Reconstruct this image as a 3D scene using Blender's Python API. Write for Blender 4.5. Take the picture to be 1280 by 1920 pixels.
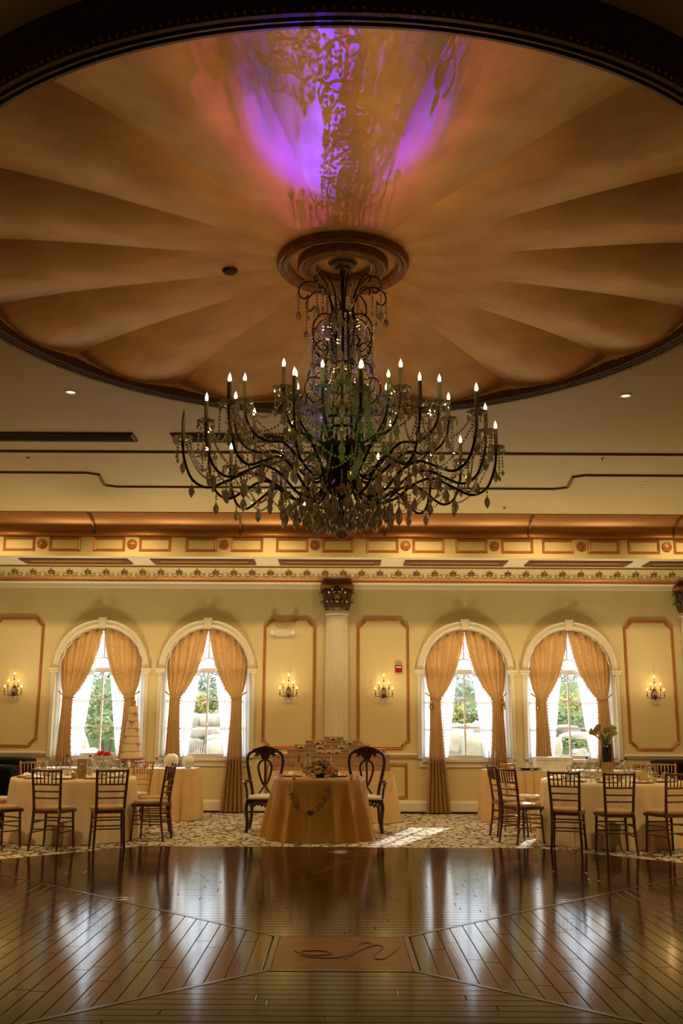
import bpy, math, random
from mathutils import Vector, Matrix
random.seed(7)
PI = math.pi
for o in list(bpy.data.objects):
    bpy.data.objects.remove(o)
scene = bpy.context.scene
C = scene.collection

# ---------------------------------------------------------------- camera
CAM_H = 1.42
TH = math.atan(403 / 1867.0)
ROLL = math.radians(.3)
F = 1867.0
cam_d = bpy.data.cameras.new('camera')
cam_d.sensor_fit = 'VERTICAL'
cam_d.sensor_height = 36.0
cam_d.sensor_width = 24.0
cam_d.lens = 36.0 * F / 1920.0
cam_d.clip_end = 200
cam = bpy.data.objects.new('camera', cam_d)
C.objects.link(cam)
cam.location = (0, 0, CAM_H)
cam.rotation_euler = (Matrix.Rotation(PI / 2 + TH, 3, 'X') @ Matrix.Rotation(ROLL, 3, 'Z')).to_euler()
scene.camera = cam

# ---------------------------------------------------------------- view, world, sun
scene.view_settings.view_transform = 'Standard'
scene.view_settings.look = 'None'
scene.view_settings.exposure = -0.36
scene.view_settings.gamma = 1.0
scene.view_settings.use_curve_mapping = False
cy = scene.cycles
cy.max_bounces = 10
cy.diffuse_bounces = 5
cy.glossy_bounces = 4
cy.transmission_bounces = 8
cy.transparent_max_bounces = 12
cy.caustics_reflective = True
cy.blur_glossy = 1.0
cy.caustics_refractive = False
cy.sample_clamp_indirect = 4.0
cy.use_denoising = True

world = bpy.data.worlds.new('sky')
scene.world = world
world.use_nodes = True
wn = world.node_tree
bg = wn.nodes['Background']
bg.inputs['Color'].default_value = (0.84, 0.90, 1.0, 1)
bg.inputs['Strength'].default_value = 5.2

def light(name, kind, loc, energy, color, rot=None, aim=None, **kw):
    d = bpy.data.lights.new(name, kind)
    d.energy = energy
    d.color = color
    for k, v in kw.items():
        setattr(d, k, v)
    o = bpy.data.objects.new(name, d)
    C.objects.link(o)
    o.location = loc
    if aim is not None:
        o.rotation_euler = (Vector(aim) - Vector(loc)).to_track_quat('-Z', 'Y').to_euler()
    return o

# low sun outside, behind the far wall and to the right
SUN_DIR = Vector((.318, .949, .364))
sun = light('sun', 'SUN', SUN_DIR * 40, 13.0, (1.0, .95, .88), aim=(0, 0, 0), angle=math.radians(.6))
# daylight portals in the four window openings
for wx in (-4.158, -2.317, 2.161, 3.975):
    p = light('window_portal', 'AREA', (wx, 17.80, 2.0), 1, (1, 1, 1), aim=(wx, 10, 2.0), shape='RECTANGLE', size=1.5, size_y=2.4)
    p.data.cycles.is_portal = True
WARM = (1.0, .66, .30)
# recessed downlights: the visible cans, plus unseen ones added to brighten the room
CANS = [(-2.78, 9.72), (2.91, 9.74), (-4.36, 13.57), (4.25, 13.66), (-4.7, 9.6), (4.7, 9.6), (-3.36, 15.2), (3.22, 15.2), (-6.6, 13.6), (6.6, 13.6), (0.0, 13.2), (-1.2, 15.2), (1.2, 15.2), (-5.6, 15.2), (5.6, 15.2)]
CAN_Z = 4.761
CAN_W = dict(near=520, far=125)  # near: outer pair added out of frame to light the tablecloth fronts
CANS += [(-3.4, 3.4), (3.4, 3.4)]  # two more out of view, added to make the chandelier crystals sparkle
for x, y in CANS:
    light('downlight', 'SPOT', (x, y, CAN_Z - .03), CAN_W['far'] if y > 13 else ((CAN_W['near'] if abs(x) > 4 else 110) if y > 5 else 110), WARM, aim=(x, y, 0), spot_size=math.radians(166 if y > 13 else 140), spot_blend=.6 if y > 13 else 1.0, shadow_soft_size=.05)
# coloured party lights: purple from behind the head table up through the chandelier, green from the near side
# added warm spots without bodies along the window wall, brightening ceiling and cornice
for x in (-5.3, -3.25, -1.2, 1.05, 3.1, 5.2):
    light('added_uplight', 'SPOT', (x, 16.72, .95), 205, (1.0, .82, .50), aim=(x, 15.9, 4.7), spot_size=math.radians(115), spot_blend=.9, shadow_soft_size=.12)
for x in (-.78, -.30, .16):
    light('purple_party_light', 'SPOT', (x, 15.42, .45), 2300, (.075, .02, 1.0), aim=(.02, 4.60, 4.75), spot_size=math.radians(6.3), spot_blend=.7, shadow_soft_size=.008)
light('pink_party_light', 'SPOT', (-.20, 15.42, .45), 230, (.9, .05, .55), aim=(-.05, 4.6, 4.75), spot_size=math.radians(10), spot_blend=.9, shadow_soft_size=.02)
light('green_party_light', 'SPOT', (.25, 2.2, 1.0), 270, (.10, 1.0, .14), aim=(0, 6.88, 3.72), spot_size=math.radians(9.5), spot_blend=.7, shadow_soft_size=.03)

# ---------------------------------------------------------------- pixel helpers
def ray(x, y):
    dx, dy = x - 640, y - 960
    dx, dy = dx * math.cos(ROLL) + dy * math.sin(ROLL), -dx * math.sin(ROLL) + dy * math.cos(ROLL)
    u, v = dx / F, -dy / F
    return (u, math.cos(TH) - v * math.sin(TH), math.sin(TH) + v * math.cos(TH))
def atY(x, y, Y):
    r = ray(x, y); t = Y / r[1]
    return Vector((r[0] * t, Y, CAM_H + r[2] * t))
def atZ(x, y, Z):
    r = ray(x, y); t = (Z - CAM_H) / r[2]
    return Vector((r[0] * t, r[1] * t, Z))

# ---------------------------------------------------------------- materials
MATS = {}
def mat(name, col, rough=.5, metal=0.0, col2=None, scale=8.0, bump=0.0, bscale=None, spec=.5, trans=0.0, ior=1.45, emit=None, estr=0.0, coat=0.0, stretch=None, detail=4.0, sheen=0.0, coat_rough=.1):
    m = bpy.data.materials.new(name)
    m.use_nodes = True
    nt = m.node_tree
    b = nt.nodes['Principled BSDF']
    b.inputs['Base Color'].default_value = (*col, 1)
    b.inputs['Roughness'].default_value = rough
    b.inputs['Metallic'].default_value = metal
    b.inputs['Specular IOR Level'].default_value = spec
    b.inputs['IOR'].default_value = ior
    b.inputs['Transmission Weight'].default_value = trans
    b.inputs['Coat Weight'].default_value = coat
    b.inputs['Coat Roughness'].default_value = coat_rough
    b.inputs['Sheen Weight'].default_value = sheen
    if emit:
        b.inputs['Emission Color'].default_value = (*emit, 1)
        b.inputs['Emission Strength'].default_value = estr
    tc = nt.nodes.new('ShaderNodeTexCoord')
    mp = nt.nodes.new('ShaderNodeMapping')
    nt.links.new(tc.outputs['Object'], mp.inputs[0])
    if stretch:
        mp.inputs['Scale'].default_value = stretch
    nz = nt.nodes.new('ShaderNodeTexNoise')
    nz.inputs['Scale'].default_value = scale
    nz.inputs['Detail'].default_value = detail
    nt.links.new(mp.outputs[0], nz.inputs['Vector'])
    if col2 is None:
        col2 = tuple(min(1, c * .86) for c in col)
    cr = nt.nodes.new('ShaderNodeValToRGB')
    cr.color_ramp.elements[0].position = .34
    cr.color_ramp.elements[1].position = .66
    cr.color_ramp.elements[0].color = (*col, 1)
    cr.color_ramp.elements[1].color = (*col2, 1)
    nt.links.new(nz.outputs['Fac'], cr.inputs[0])
    nt.links.new(cr.outputs[0], b.inputs['Base Color'])
    if bump:
        nb = nt.nodes.new('ShaderNodeTexNoise')
        nb.inputs['Scale'].default_value = bscale or scale * 3
        nb.inputs['Detail'].default_value = 3
        nt.links.new(mp.outputs[0], nb.inputs['Vector'])
        bp = nt.nodes.new('ShaderNodeBump')
        bp.inputs['Strength'].default_value = bump
        bp.inputs['Distance'].default_value = .02
        nt.links.new(nb.outputs['Fac'], bp.inputs['Height'])
        nt.links.new(bp.outputs[0], b.inputs['Normal'])
    MATS[name] = m
    return m

mat('wall', (.63, .54, .29), .55, col2=(.58, .49, .26), scale=1.2, bump=.05, bscale=90)
mat('wall_back', (.20, .13, .07), .6)
mat('ceiling', (.60, .50, .26), .5, col2=(.55, .455, .23), scale=1.0)
mat('white_trim', (.70, .65, .50), .35, col2=(.66, .61, .46), scale=2)
mat('gold_trim', (.46, .21, .06), .42, metal=.35, col2=(.34, .14, .04), scale=40)
mat('bronze_trim', (.20, .10, .045), .38, metal=.5, col2=(.11, .055, .03), scale=30)
mat('dome_gold', (.74, .47, .18), .40, metal=.45, col2=(.52, .29, .095), scale=1.6, stretch=(1, 1.8, 1), detail=8, bump=.06, bscale=14)
mat('cove_gold', (.36, .17, .055), .42, metal=.6, col2=(.36, .165, .05), scale=1.1, detail=6, stretch=(.6, 2, 2))
mat('frieze', (.60, .51, .25), .5, col2=(.54, .45, .21), scale=2)
mat('ornament', (.40, .20, .065), .45, metal=.3, col2=(.28, .12, .035), scale=60)
mat('slot_dark', (.04, .025, .015), .5, metal=.3)
mat('iron', (.020, .014, .010), .38, metal=.6, col2=(.035, .022, .014), scale=50)
mat('capital', (.075, .05, .035), .35, metal=.6, col2=(.16, .09, .045), scale=30)
mat('sleeve', (.26, .26, .15), .6, scale=30)
mat('bulb', (1, .8, .5), .4, emit=(1.0, .62, .26), estr=70)
mat('bulb_off', (.22, .16, .10), .25, trans=.4)
mat('sconce_bulb', (1, .8, .5), .4, emit=(1.0, .66, .32), estr=26)
mat('crystal', (.93, .90, .80), .04, trans=1.0, ior=1.55, col2=(.88, .83, .70), scale=20)
mat('curtain', (.46, .28, .10), .55, col2=(.34, .20, .06), scale=26, bump=.1, bscale=60, sheen=.3, stretch=(1, 1, 1))
mat('curtain_trim', (.52, .30, .13), .6, scale=40)
mat('tablecloth', (.82, .68, .43), .6, col2=(.76, .61, .37), scale=6, bump=.06, bscale=120)
mat('satin', (.56, .33, .085), .38, col2=(.50, .285, .065), scale=5, sheen=.3)
mat('skirt', (.72, .52, .26), .55, col2=(.66, .46, .22), scale=6)
mat('white_cloth', (.80, .78, .74), .7, scale=10)
mat('chair_wood', (.115, .045, .022), .32, col2=(.07, .028, .014), scale=30, coat=.3)
mat('gold_wood', (.50, .27, .09), .32, col2=(.40, .20, .06), scale=30, coat=.3, metal=.2)
mat('cushion', (.42, .27, .11), .7, col2=(.36, .23, .09), scale=20)
mat('cushion_pale', (.62, .55, .44), .7, scale=20)
mat('carved_wood', (.045, .02, .013), .28, col2=(.03, .012, .008), scale=30, coat=.4)
mat('black_cloth', (.006, .006, .006), .95, scale=10, spec=.1)
mat('gold_plate', (.48, .26, .08), .3, metal=.7, scale=20)
mat('paper_gold', (.50, .34, .12), .6, scale=30)
mat('silver', (.62, .60, .55), .18, metal=.9, scale=30, col2=(.5, .48, .43))
mat('napkin', (.80, .77, .70), .8, scale=20)
mat('icing', (.66, .56, .34), .55, col2=(.62, .52, .31), scale=8)
mat('pink', (.56, .14, .13), .6, col2=(.70, .26, .24), scale=50)
mat('red', (.62, .02, .02), .5, col2=(.48, .01, .01), scale=40)
mat('green_leaf', (.13, .18, .06), .55, col2=(.22, .26, .10), scale=20)
mat('lily', (.52, .46, .20), .5, col2=(.44, .36, .10), scale=20)
mat('hydrangea', (.25, .20, .07), .7, col2=(.32, .13, .10), scale=30)
mat('dark_glass', (.05, .05, .03), .08, trans=.3)
mat('kraft', (.40, .255, .15), .65, col2=(.35, .215, .125), scale=12)
mat('card', (.66, .60, .44), .6, scale=30)
mat('alarm_red', (.30, .01, .015), .4)
mat('appliance_white', (.72, .68, .58), .4)
mat('letter', (.075, .07, .05), .6)
mat('baseline', (.02, .014, .01), .6)
mat('rock', (.34, .32, .29), .8, col2=(.2, .185, .165), scale=3, bump=.4, bscale=8)
mat('sash_white', (.90, .89, .86), .4, scale=3)
mat('pale_rock', (.52, .50, .47), .8, col2=(.36, .34, .31), scale=3, bump=.4, bscale=8)
mat('grass', (.10, .15, .045), .8, col2=(.17, .21, .08), scale=4)
mat('medallion', (.32, .17, .065), .36, metal=.4, col2=(.22, .11, .04), scale=30)
mat('lamp_glass', (.9, .8, .6), .3, emit=(1.0, .8, .5), estr=2.0)
mat('ring_bronze', (.10, .05, .024), .42, metal=.4, col2=(.06, .03, .015), scale=30)
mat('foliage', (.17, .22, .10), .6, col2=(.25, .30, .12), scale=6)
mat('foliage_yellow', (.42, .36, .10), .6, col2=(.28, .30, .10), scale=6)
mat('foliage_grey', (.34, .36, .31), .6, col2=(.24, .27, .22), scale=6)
mat('soil', (.17, .12, .085), .9, scale=4)
mat('stone_paving', (.5, .47, .42), .8, scale=3)

def clearmat(name, tint, gloss, diff=None):
    m = bpy.data.materials.new(name); m.use_nodes = True; MATS[name] = m
    nt = m.node_tree; nt.nodes.clear()
    out = nt.nodes.new('ShaderNodeOutputMaterial'); mx = nt.nodes.new('ShaderNodeMixShader')
    tp = nt.nodes.new('ShaderNodeBsdfTransparent'); gl = nt.nodes.new('ShaderNodeBsdfGlossy')
    nz = nt.nodes.new('ShaderNodeTexNoise'); nz.inputs['Scale'].default_value = 14
    cr = nt.nodes.new('ShaderNodeValToRGB'); cr.color_ramp.elements[0].color = (*tint, 1); cr.color_ramp.elements[1].color = (1, 1, 1, 1)
    nt.links.new(nz.outputs['Fac'], cr.inputs[0]); nt.links.new(cr.outputs[0], tp.inputs['Color'])
    gl.inputs['Roughness'].default_value = .04
    lw = nt.nodes.new('ShaderNodeLayerWeight'); lw.inputs['Blend'].default_value = gloss
    nt.links.new(lw.outputs['Facing'], mx.inputs[0]); nt.links.new(tp.outputs[0], mx.inputs[1]); nt.links.new(gl.outputs[0], mx.inputs[2])
    nt.links.new(mx.outputs[0], out.inputs[0])
clearmat('glass', (.93, .95, .93), .34)
def nodemat(name):
    m = bpy.data.materials.new(name); m.use_nodes = True
    MATS[name] = m
    return m, m.node_tree, m.node_tree.nodes['Principled BSDF']

# crystal: refracting body with a bright facet sheen
m = MATS['crystal']; nt = m.node_tree; b = nt.nodes['Principled BSDF']; out = nt.nodes['Material Output']
gl = nt.nodes.new('ShaderNodeBsdfGlossy'); gl.inputs['Roughness'].default_value = .08; gl.inputs['Color'].default_value = (.95, .93, .85, 1)
df = nt.nodes.new('ShaderNodeBsdfDiffuse'); df.inputs['Color'].default_value = (.92, .90, .78, 1)
m1 = nt.nodes.new('ShaderNodeMixShader'); m1.inputs[0].default_value = .42
m2 = nt.nodes.new('ShaderNodeMixShader'); m2.inputs[0].default_value = .64
tl = nt.nodes.new('ShaderNodeBsdfTranslucent'); tl.inputs['Color'].default_value = (.95, .93, .82, 1)
m0 = nt.nodes.new('ShaderNodeMixShader'); m0.inputs[0].default_value = .6
nt.links.new(df.outputs[0], m0.inputs[1]); nt.links.new(tl.outputs[0], m0.inputs[2])
nt.links.new(gl.outputs[0], m1.inputs[1]); nt.links.new(m0.outputs[0], m1.inputs[2])
nt.links.new(b.outputs[0], m2.inputs[1]); nt.links.new(m1.outputs[0], m2.inputs[2]); nt.links.new(m2.outputs[0], out.inputs[0])
# candle bulbs: white-hot low down, amber at the tip
for nm, st in (('bulb', 135.0), ('sconce_bulb', 20.0)):
    nt = MATS[nm].node_tree; b = nt.nodes['Principled BSDF']
    tc = nt.nodes.new('ShaderNodeTexCoord'); sp = nt.nodes.new('ShaderNodeSeparateXYZ'); nt.links.new(tc.outputs['Object'], sp.inputs[0])
    r1 = nt.nodes.new('ShaderNodeMapRange'); r1.inputs['From Min'].default_value = .022; r1.inputs['From Max'].default_value = .062
    r1.inputs['To Min'].default_value = st; r1.inputs['To Max'].default_value = .8
    nt.links.new(sp.outputs['Z'], r1.inputs['Value'])
    r1.interpolation_type = 'SMOOTHERSTEP'
    nt.links.new(r1.outputs[0], b.inputs['Emission Strength'])
    b.inputs['Emission Color'].default_value = (1.0, .55, .20, 1)
# sheer white voile: lets daylight through
m = bpy.data.materials.new('sheer'); m.use_nodes = True; MATS['sheer'] = m
nt = m.node_tree; nt.nodes.clear()
out = nt.nodes.new('ShaderNodeOutputMaterial'); mx = nt.nodes.new('ShaderNodeMixShader'); mx2 = nt.nodes.new('ShaderNodeMixShader')
tr = nt.nodes.new('ShaderNodeBsdfTranslucent'); df = nt.nodes.new('ShaderNodeBsdfDiffuse'); tp = nt.nodes.new('ShaderNodeBsdfTransparent')
nz = nt.nodes.new('ShaderNodeTexNoise'); nz.inputs['Scale'].default_value = 60
cr = nt.nodes.new('ShaderNodeValToRGB'); cr.color_ramp.elements[0].color = (.86, .86, .88, 1); cr.color_ramp.elements[1].color = (.95, .95, .96, 1)
nt.links.new(nz.outputs['Fac'], cr.inputs[0]); nt.links.new(cr.outputs[0], tr.inputs['Color']); nt.links.new(cr.outputs[0], df.inputs['Color'])
mx.inputs[0].default_value = .30; mx2.inputs[0].default_value = .04
nt.links.new(tr.outputs[0], mx.inputs[1]); nt.links.new(df.outputs[0], mx.inputs[2])
nt.links.new(mx.outputs[0], mx2.inputs[1]); nt.links.new(tp.outputs[0], mx2.inputs[2]); nt.links.new(mx2.outputs[0], out.inputs[0])
# curtains: a little light comes through the brocade
m = MATS['curtain']; nt = m.node_tree; b = nt.nodes['Principled BSDF']; out = nt.nodes['Material Output']
tr = nt.nodes.new('ShaderNodeBsdfTranslucent'); mx = nt.nodes.new('ShaderNodeMixShader'); mx.inputs[0].default_value = .19
tr.inputs['Color'].default_value = (.80, .40, .11, 1)
nt.links.new(b.outputs[0], mx.inputs[1]); nt.links.new(tr.outputs[0], mx.inputs[2]); nt.links.new(mx.outputs[0], out.inputs[0])
# tablecloth satin glows when the windows stand behind it
m = MATS['satin']; nt = m.node_tree; b = nt.nodes['Principled BSDF']; out = nt.nodes['Material Output']
tr = nt.nodes.new('ShaderNodeBsdfTranslucent'); mx = nt.nodes.new('ShaderNodeMixShader'); mx.inputs[0].default_value = .25
tr.inputs['Color'].default_value = (.8, .42, .10, 1)
nt.links.new(b.outputs[0], mx.inputs[1]); nt.links.new(tr.outputs[0], mx.inputs[2]); nt.links.new(mx.outputs[0], out.inputs[0])
# window glass: thin clear pane
m = bpy.data.materials.new('pane'); m.use_nodes = True; MATS['pane'] = m
nt = m.node_tree; nt.nodes.clear()
out = nt.nodes.new('ShaderNodeOutputMaterial'); mx = nt.nodes.new('ShaderNodeMixShader'); tp = nt.nodes.new('ShaderNodeBsdfTransparent'); gl = nt.nodes.new('ShaderNodeBsdfGlossy')
nz = nt.nodes.new('ShaderNodeTexNoise'); nz.inputs['Scale'].default_value = 3
cr = nt.nodes.new('ShaderNodeValToRGB'); cr.color_ramp.elements[0].color = (.95, .97, .96, 1); cr.color_ramp.elements[1].color = (1, 1, 1, 1)
nt.links.new(nz.outputs['Fac'], cr.inputs[0]); nt.links.new(cr.outputs[0], tp.inputs['Color'])
gl.inputs['Roughness'].default_value = .02; mx.inputs[0].default_value = .05
nt.links.new(tp.outputs[0], mx.inputs[1]); nt.links.new(gl.outputs[0], mx.inputs[2]); nt.links.new(mx.outputs[0], out.inputs[0])

# polished planks, tinted board by board
def plankmat(name, along):
    m, nt, b = nodemat(name)
    tc = nt.nodes.new('ShaderNodeTexCoord'); mp = nt.nodes.new('ShaderNodeMapping')
    mp.inputs['Scale'].default_value = (1.2, 22, 1) if along == 'x' else (22, 1.2, 1)
    nt.links.new(tc.outputs['Object'], mp.inputs[0])
    nz = nt.nodes.new('ShaderNodeTexNoise'); nz.inputs['Scale'].default_value = 2.2; nz.inputs['Detail'].default_value = 6
    nt.links.new(mp.outputs[0], nz.inputs['Vector'])
    g = nt.nodes.new('ShaderNodeNewGeometry')
    ad = nt.nodes.new('ShaderNodeMath'); ad.operation = 'MULTIPLY_ADD'; ad.inputs[1].default_value = .45
    nt.links.new(g.outputs['Random Per Island'], ad.inputs[0])
    ml = nt.nodes.new('ShaderNodeMath'); ml.operation = 'MULTIPLY'; ml.inputs[1].default_value = .6
    nt.links.new(nz.outputs['Fac'], ml.inputs[0]); nt.links.new(ml.outputs[0], ad.inputs[2])
    cr = nt.nodes.new('ShaderNodeValToRGB')
    cr.color_ramp.elements[0].position = .15; cr.color_ramp.elements[0].color = (.008, .003, .0015, 1)
    cr.color_ramp.elements[1].position = .9; cr.color_ramp.elements[1].color = (.036, .012, .0045, 1)
    nt.links.new(ad.outputs[0], cr.inputs[0]); nt.links.new(cr.outputs[0], b.inputs['Base Color'])
    b.inputs['Roughness'].default_value = .26
    b.inputs['Specular IOR Level'].default_value = .5
    b.inputs['IOR'].default_value = 1.2
    rr = nt.nodes.new('ShaderNodeMapRange'); rr.inputs['To Min'].default_value = .055; rr.inputs['To Max'].default_value = .15
    nt.links.new(nz.outputs['Fac'], rr.inputs['Value']); nt.links.new(rr.outputs[0], b.inputs['Roughness'])
    bp = nt.nodes.new('ShaderNodeBump'); bp.inputs['Strength'].default_value = .025; bp.inputs['Distance'].default_value = .01
    nt.links.new(nz.outputs['Fac'], bp.inputs['Height']); nt.links.new(bp.outputs[0], b.inputs['Normal'])
plankmat('plank_x', 'x'); plankmat('plank_y', 'y')
mat('plank_border', (.06, .026, .012), .2, ior=1.3, col2=(.04, .017, .008), scale=20)
mat('plaque', (.22, .075, .02), .24, ior=1.15, col2=(.15, .05, .014), scale=6, stretch=(1, 8, 1))
mat('plaque_mark', (.11, .036, .011), .35, ior=1.15)

# woven carpet: brown scrolls on straw
m, nt, b = nodemat('carpet')
tc = nt.nodes.new('ShaderNodeTexCoord')
nz = nt.nodes.new('ShaderNodeTexNoise'); nz.inputs['Scale'].default_value = 5; nz.inputs['Detail'].default_value = 1
nt.links.new(tc.outputs['Object'], nz.inputs['Vector'])
mxv = nt.nodes.new('ShaderNodeMixRGB'); mxv.blend_type = 'LINEAR_LIGHT'; mxv.inputs[0].default_value = .10
nt.links.new(tc.outputs['Object'], mxv.inputs[1]); nt.links.new(nz.outputs['Color'], mxv.inputs[2])
vo = nt.nodes.new('ShaderNodeTexVoronoi'); vo.feature = 'DISTANCE_TO_EDGE'; vo.inputs['Scale'].default_value = 7.2
nt.links.new(mxv.outputs[0], vo.inputs['Vector'])
vo2 = nt.nodes.new('ShaderNodeTexVoronoi'); vo2.feature = 'F1'; vo2.inputs['Scale'].default_value = 11.0
nt.links.new(mxv.outputs[0], vo2.inputs['Vector'])
r1 = nt.nodes.new('ShaderNodeValToRGB'); r1.color_ramp.elements[0].position = .075; r1.color_ramp.elements[1].position = .11
r1.color_ramp.elements[0].color = (.11, .08, .05, 1); r1.color_ramp.elements[1].color = (.58, .51, .38, 1)
nt.links.new(vo.outputs['Distance'], r1.inputs[0])
r2 = nt.nodes.new('ShaderNodeValToRGB'); r2.color_ramp.elements[0].position = .13; r2.color_ramp.elements[1].position = .17
r2.color_ramp.elements[0].color = (.30, .23, .16, 1); r2.color_ramp.elements[1].color = (1, 1, 1, 1)
nt.links.new(vo2.outputs['Distance'], r2.inputs[0])
mm = nt.nodes.new('ShaderNodeMixRGB'); mm.blend_type = 'MULTIPLY'; mm.inputs[0].default_value = 1
nt.links.new(r1.outputs[0], mm.inputs[1]); nt.links.new(r2.outputs[0], mm.inputs[2]); nt.links.new(mm.outputs[0], b.inputs['Base Color'])
b.inputs['Roughness'].default_value = .95; b.inputs['Specular IOR Level'].default_value = .1

# ---------------------------------------------------------------- mesh builder
class MB:
    def __init__(s): s.v = []; s.f = []
    def add(s, vs, fs):
        o = len(s.v); s.v += [tuple(p) for p in vs]; s.f += [tuple(i + o for i in f) for f in fs]; return s
    def box(s, x0, x1, y0, y1, z0, z1):
        return s.add([(x0, y0, z0), (x1, y0, z0), (x1, y1, z0), (x0, y1, z0), (x0, y0, z1), (x1, y0, z1), (x1, y1, z1), (x0, y1, z1)],
                     [(0, 3, 2, 1), (4, 5, 6, 7), (0, 1, 5, 4), (1, 2, 6, 5), (2, 3, 7, 6), (3, 0, 4, 7)])
    def bar(s, a, b, w, d=None, up=(0, 0, 1)):
        a, b = Vector(a), Vector(b); d = d or w
        t = (b - a).normalized(); up = Vector(up)
        if abs(t.dot(up)) > .98: up = Vector((0, 1, 0))
        n = t.cross(up).normalized() * w / 2; u = n.cross(t).normalized() * d / 2
        vs = [a - n - u, a + n - u, a + n + u, a - n + u, b - n - u, b + n - u, b + n + u, b - n + u]
        return s.add(vs, [(0, 1, 2, 3), (7, 6, 5, 4), (0, 4, 5, 1), (1, 5, 6, 2), (2, 6, 7, 3), (3, 7, 4, 0)])
    def tube(s, pts, r, n=8, cap=True, closed=False):
        pts = [Vector(p) for p in pts]; m = len(pts)
        rs = r if isinstance(r, (list, tuple)) else [r] * m
        base = len(s.v); nrm = None
        for i, p in enumerate(pts):
            if closed: t = (pts[(i + 1) % m] - pts[i - 1]).normalized()
            else: t = (pts[min(i + 1, m - 1)] - pts[max(i - 1, 0)]).normalized()
            if nrm is None:
                ref = Vector((0, 0, 1)) if abs(t.z) < .9 else Vector((1, 0, 0))
                nrm = (ref - t * ref.dot(t)).normalized()
            else:
                nrm = nrm - t * nrm.dot(t)
                nrm = nrm.normalized() if nrm.length > 1e-6 else t.orthogonal().normalized()
            bn = t.cross(nrm)
            for k in range(n):
                a = 2 * PI * k / n
                s.v.append(tuple(p + (nrm * math.cos(a) + bn * math.sin(a)) * rs[i]))
        for i in range(m if closed else m - 1):
            j = (i + 1) % m
            for k in range(n):
                q = (k + 1) % n
                s.f.append((base + i * n + k, base + i * n + q, base + j * n + q, base + j * n + k))
        if cap and not closed:
            s.f.append(tuple(base + k for k in range(n))[::-1]); s.f.append(tuple(base + (m - 1) * n + k for k in range(n)))
        return s
    def lathe(s, prof, n=24, c=(0, 0, 0), a0=0, a1=2 * PI):
        base = len(s.v); m = len(prof); full = abs(a1 - a0 - 2 * PI) < 1e-6; cols = n if full else n + 1
        for k in range(cols):
            a = a0 + (a1 - a0) * k / n
            for r, z in prof:
                s.v.append((c[0] + r * math.cos(a), c[1] + r * math.sin(a), c[2] + z))
        for k in range(n):
            q = (k + 1) % cols
            for i in range(m - 1):
                if prof[i][0] < 1e-7 and prof[i + 1][0] < 1e-7: continue
                s.f.append((base + k * m + i, base + q * m + i, base + q * m + i + 1, base + k * m + i + 1))
        return s
    def grid(s, fn, nu, nv, closed_u=False):
        base = len(s.v); cu = nu if closed_u else nu + 1
        for i in range(cu):
            for j in range(nv + 1):
                s.v.append(tuple(fn(i / nu, j / nv)))
        for i in range(nu):
            q = (i + 1) % cu
            for j in range(nv):
                s.f.append((base + i * (nv + 1) + j, base + q * (nv + 1) + j, base + q * (nv + 1) + j + 1, base + i * (nv + 1) + j + 1))
        return s
    def bead(s, c, r, rz=None):
        x, y, z = c; rz = rz or r; h = r * .75
        vs = [(x, y, z - rz)] + [(x + h * math.cos(PI / 2 * k) * 1.1, y + h * math.sin(PI / 2 * k) * 1.1, z - rz * .35) for k in range(4)] + \
             [(x + h * math.cos(PI / 2 * k + PI / 4) * 1.1, y + h * math.sin(PI / 2 * k + PI / 4) * 1.1, z + rz * .35) for k in range(4)] + [(x, y, z + rz)]
        fs = [(0, 1 + (k + 1) % 4, 1 + k) for k in range(4)] + [(9, 5 + k, 5 + (k + 1) % 4) for k in range(4)]
        for k in range(4):
            fs.append((1 + k, 1 + (k + 1) % 4, 5 + k)); fs.append((5 + k, 1 + (k + 1) % 4, 5 + (k + 1) % 4))
        return s.add(vs, fs)
    def prism(s, poly, depth, tf=lambda x, y, z: (x, z, y)):
        n = len(poly)
        vs = [tf(x, y, 0) for x, y in poly] + [tf(x, y, depth) for x, y in poly]
        fs = [tuple(range(n)), tuple(range(2 * n - 1, n - 1, -1))] + [(i, i + n, (i + 1) % n + n, (i + 1) % n) for i in range(n)]
        return s.add(vs, fs)
    def sweep(s, prof, x0, x1):
        """profile of (y, z) pairs swept along x"""
        n = len(prof)
        vs = [(x0, y, z) for y, z in prof] + [(x1, y, z) for y, z in prof]
        return s.add(vs, [(i, i + 1, n + i + 1, n + i) for i in range(n - 1)])
    def mesh(s, name, mt, smooth=False):
        me = bpy.data.meshes.new(name)
        me.from_pydata(s.v, [], s.f)
        me.update()
        if smooth:
            for p in me.polygons: p.use_smooth = True
            if smooth == 'auto':
                try: me.set_sharp_from_angle(angle=math.radians(38))
                except Exception: pass
        me.materials.append(MATS[mt])
        return me
    def build(s, name, mt, parent=None, smooth=False, loc=(0, 0, 0), rz=0):
        return link(name, s.mesh(name, mt, smooth), parent, loc, rz)

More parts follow.
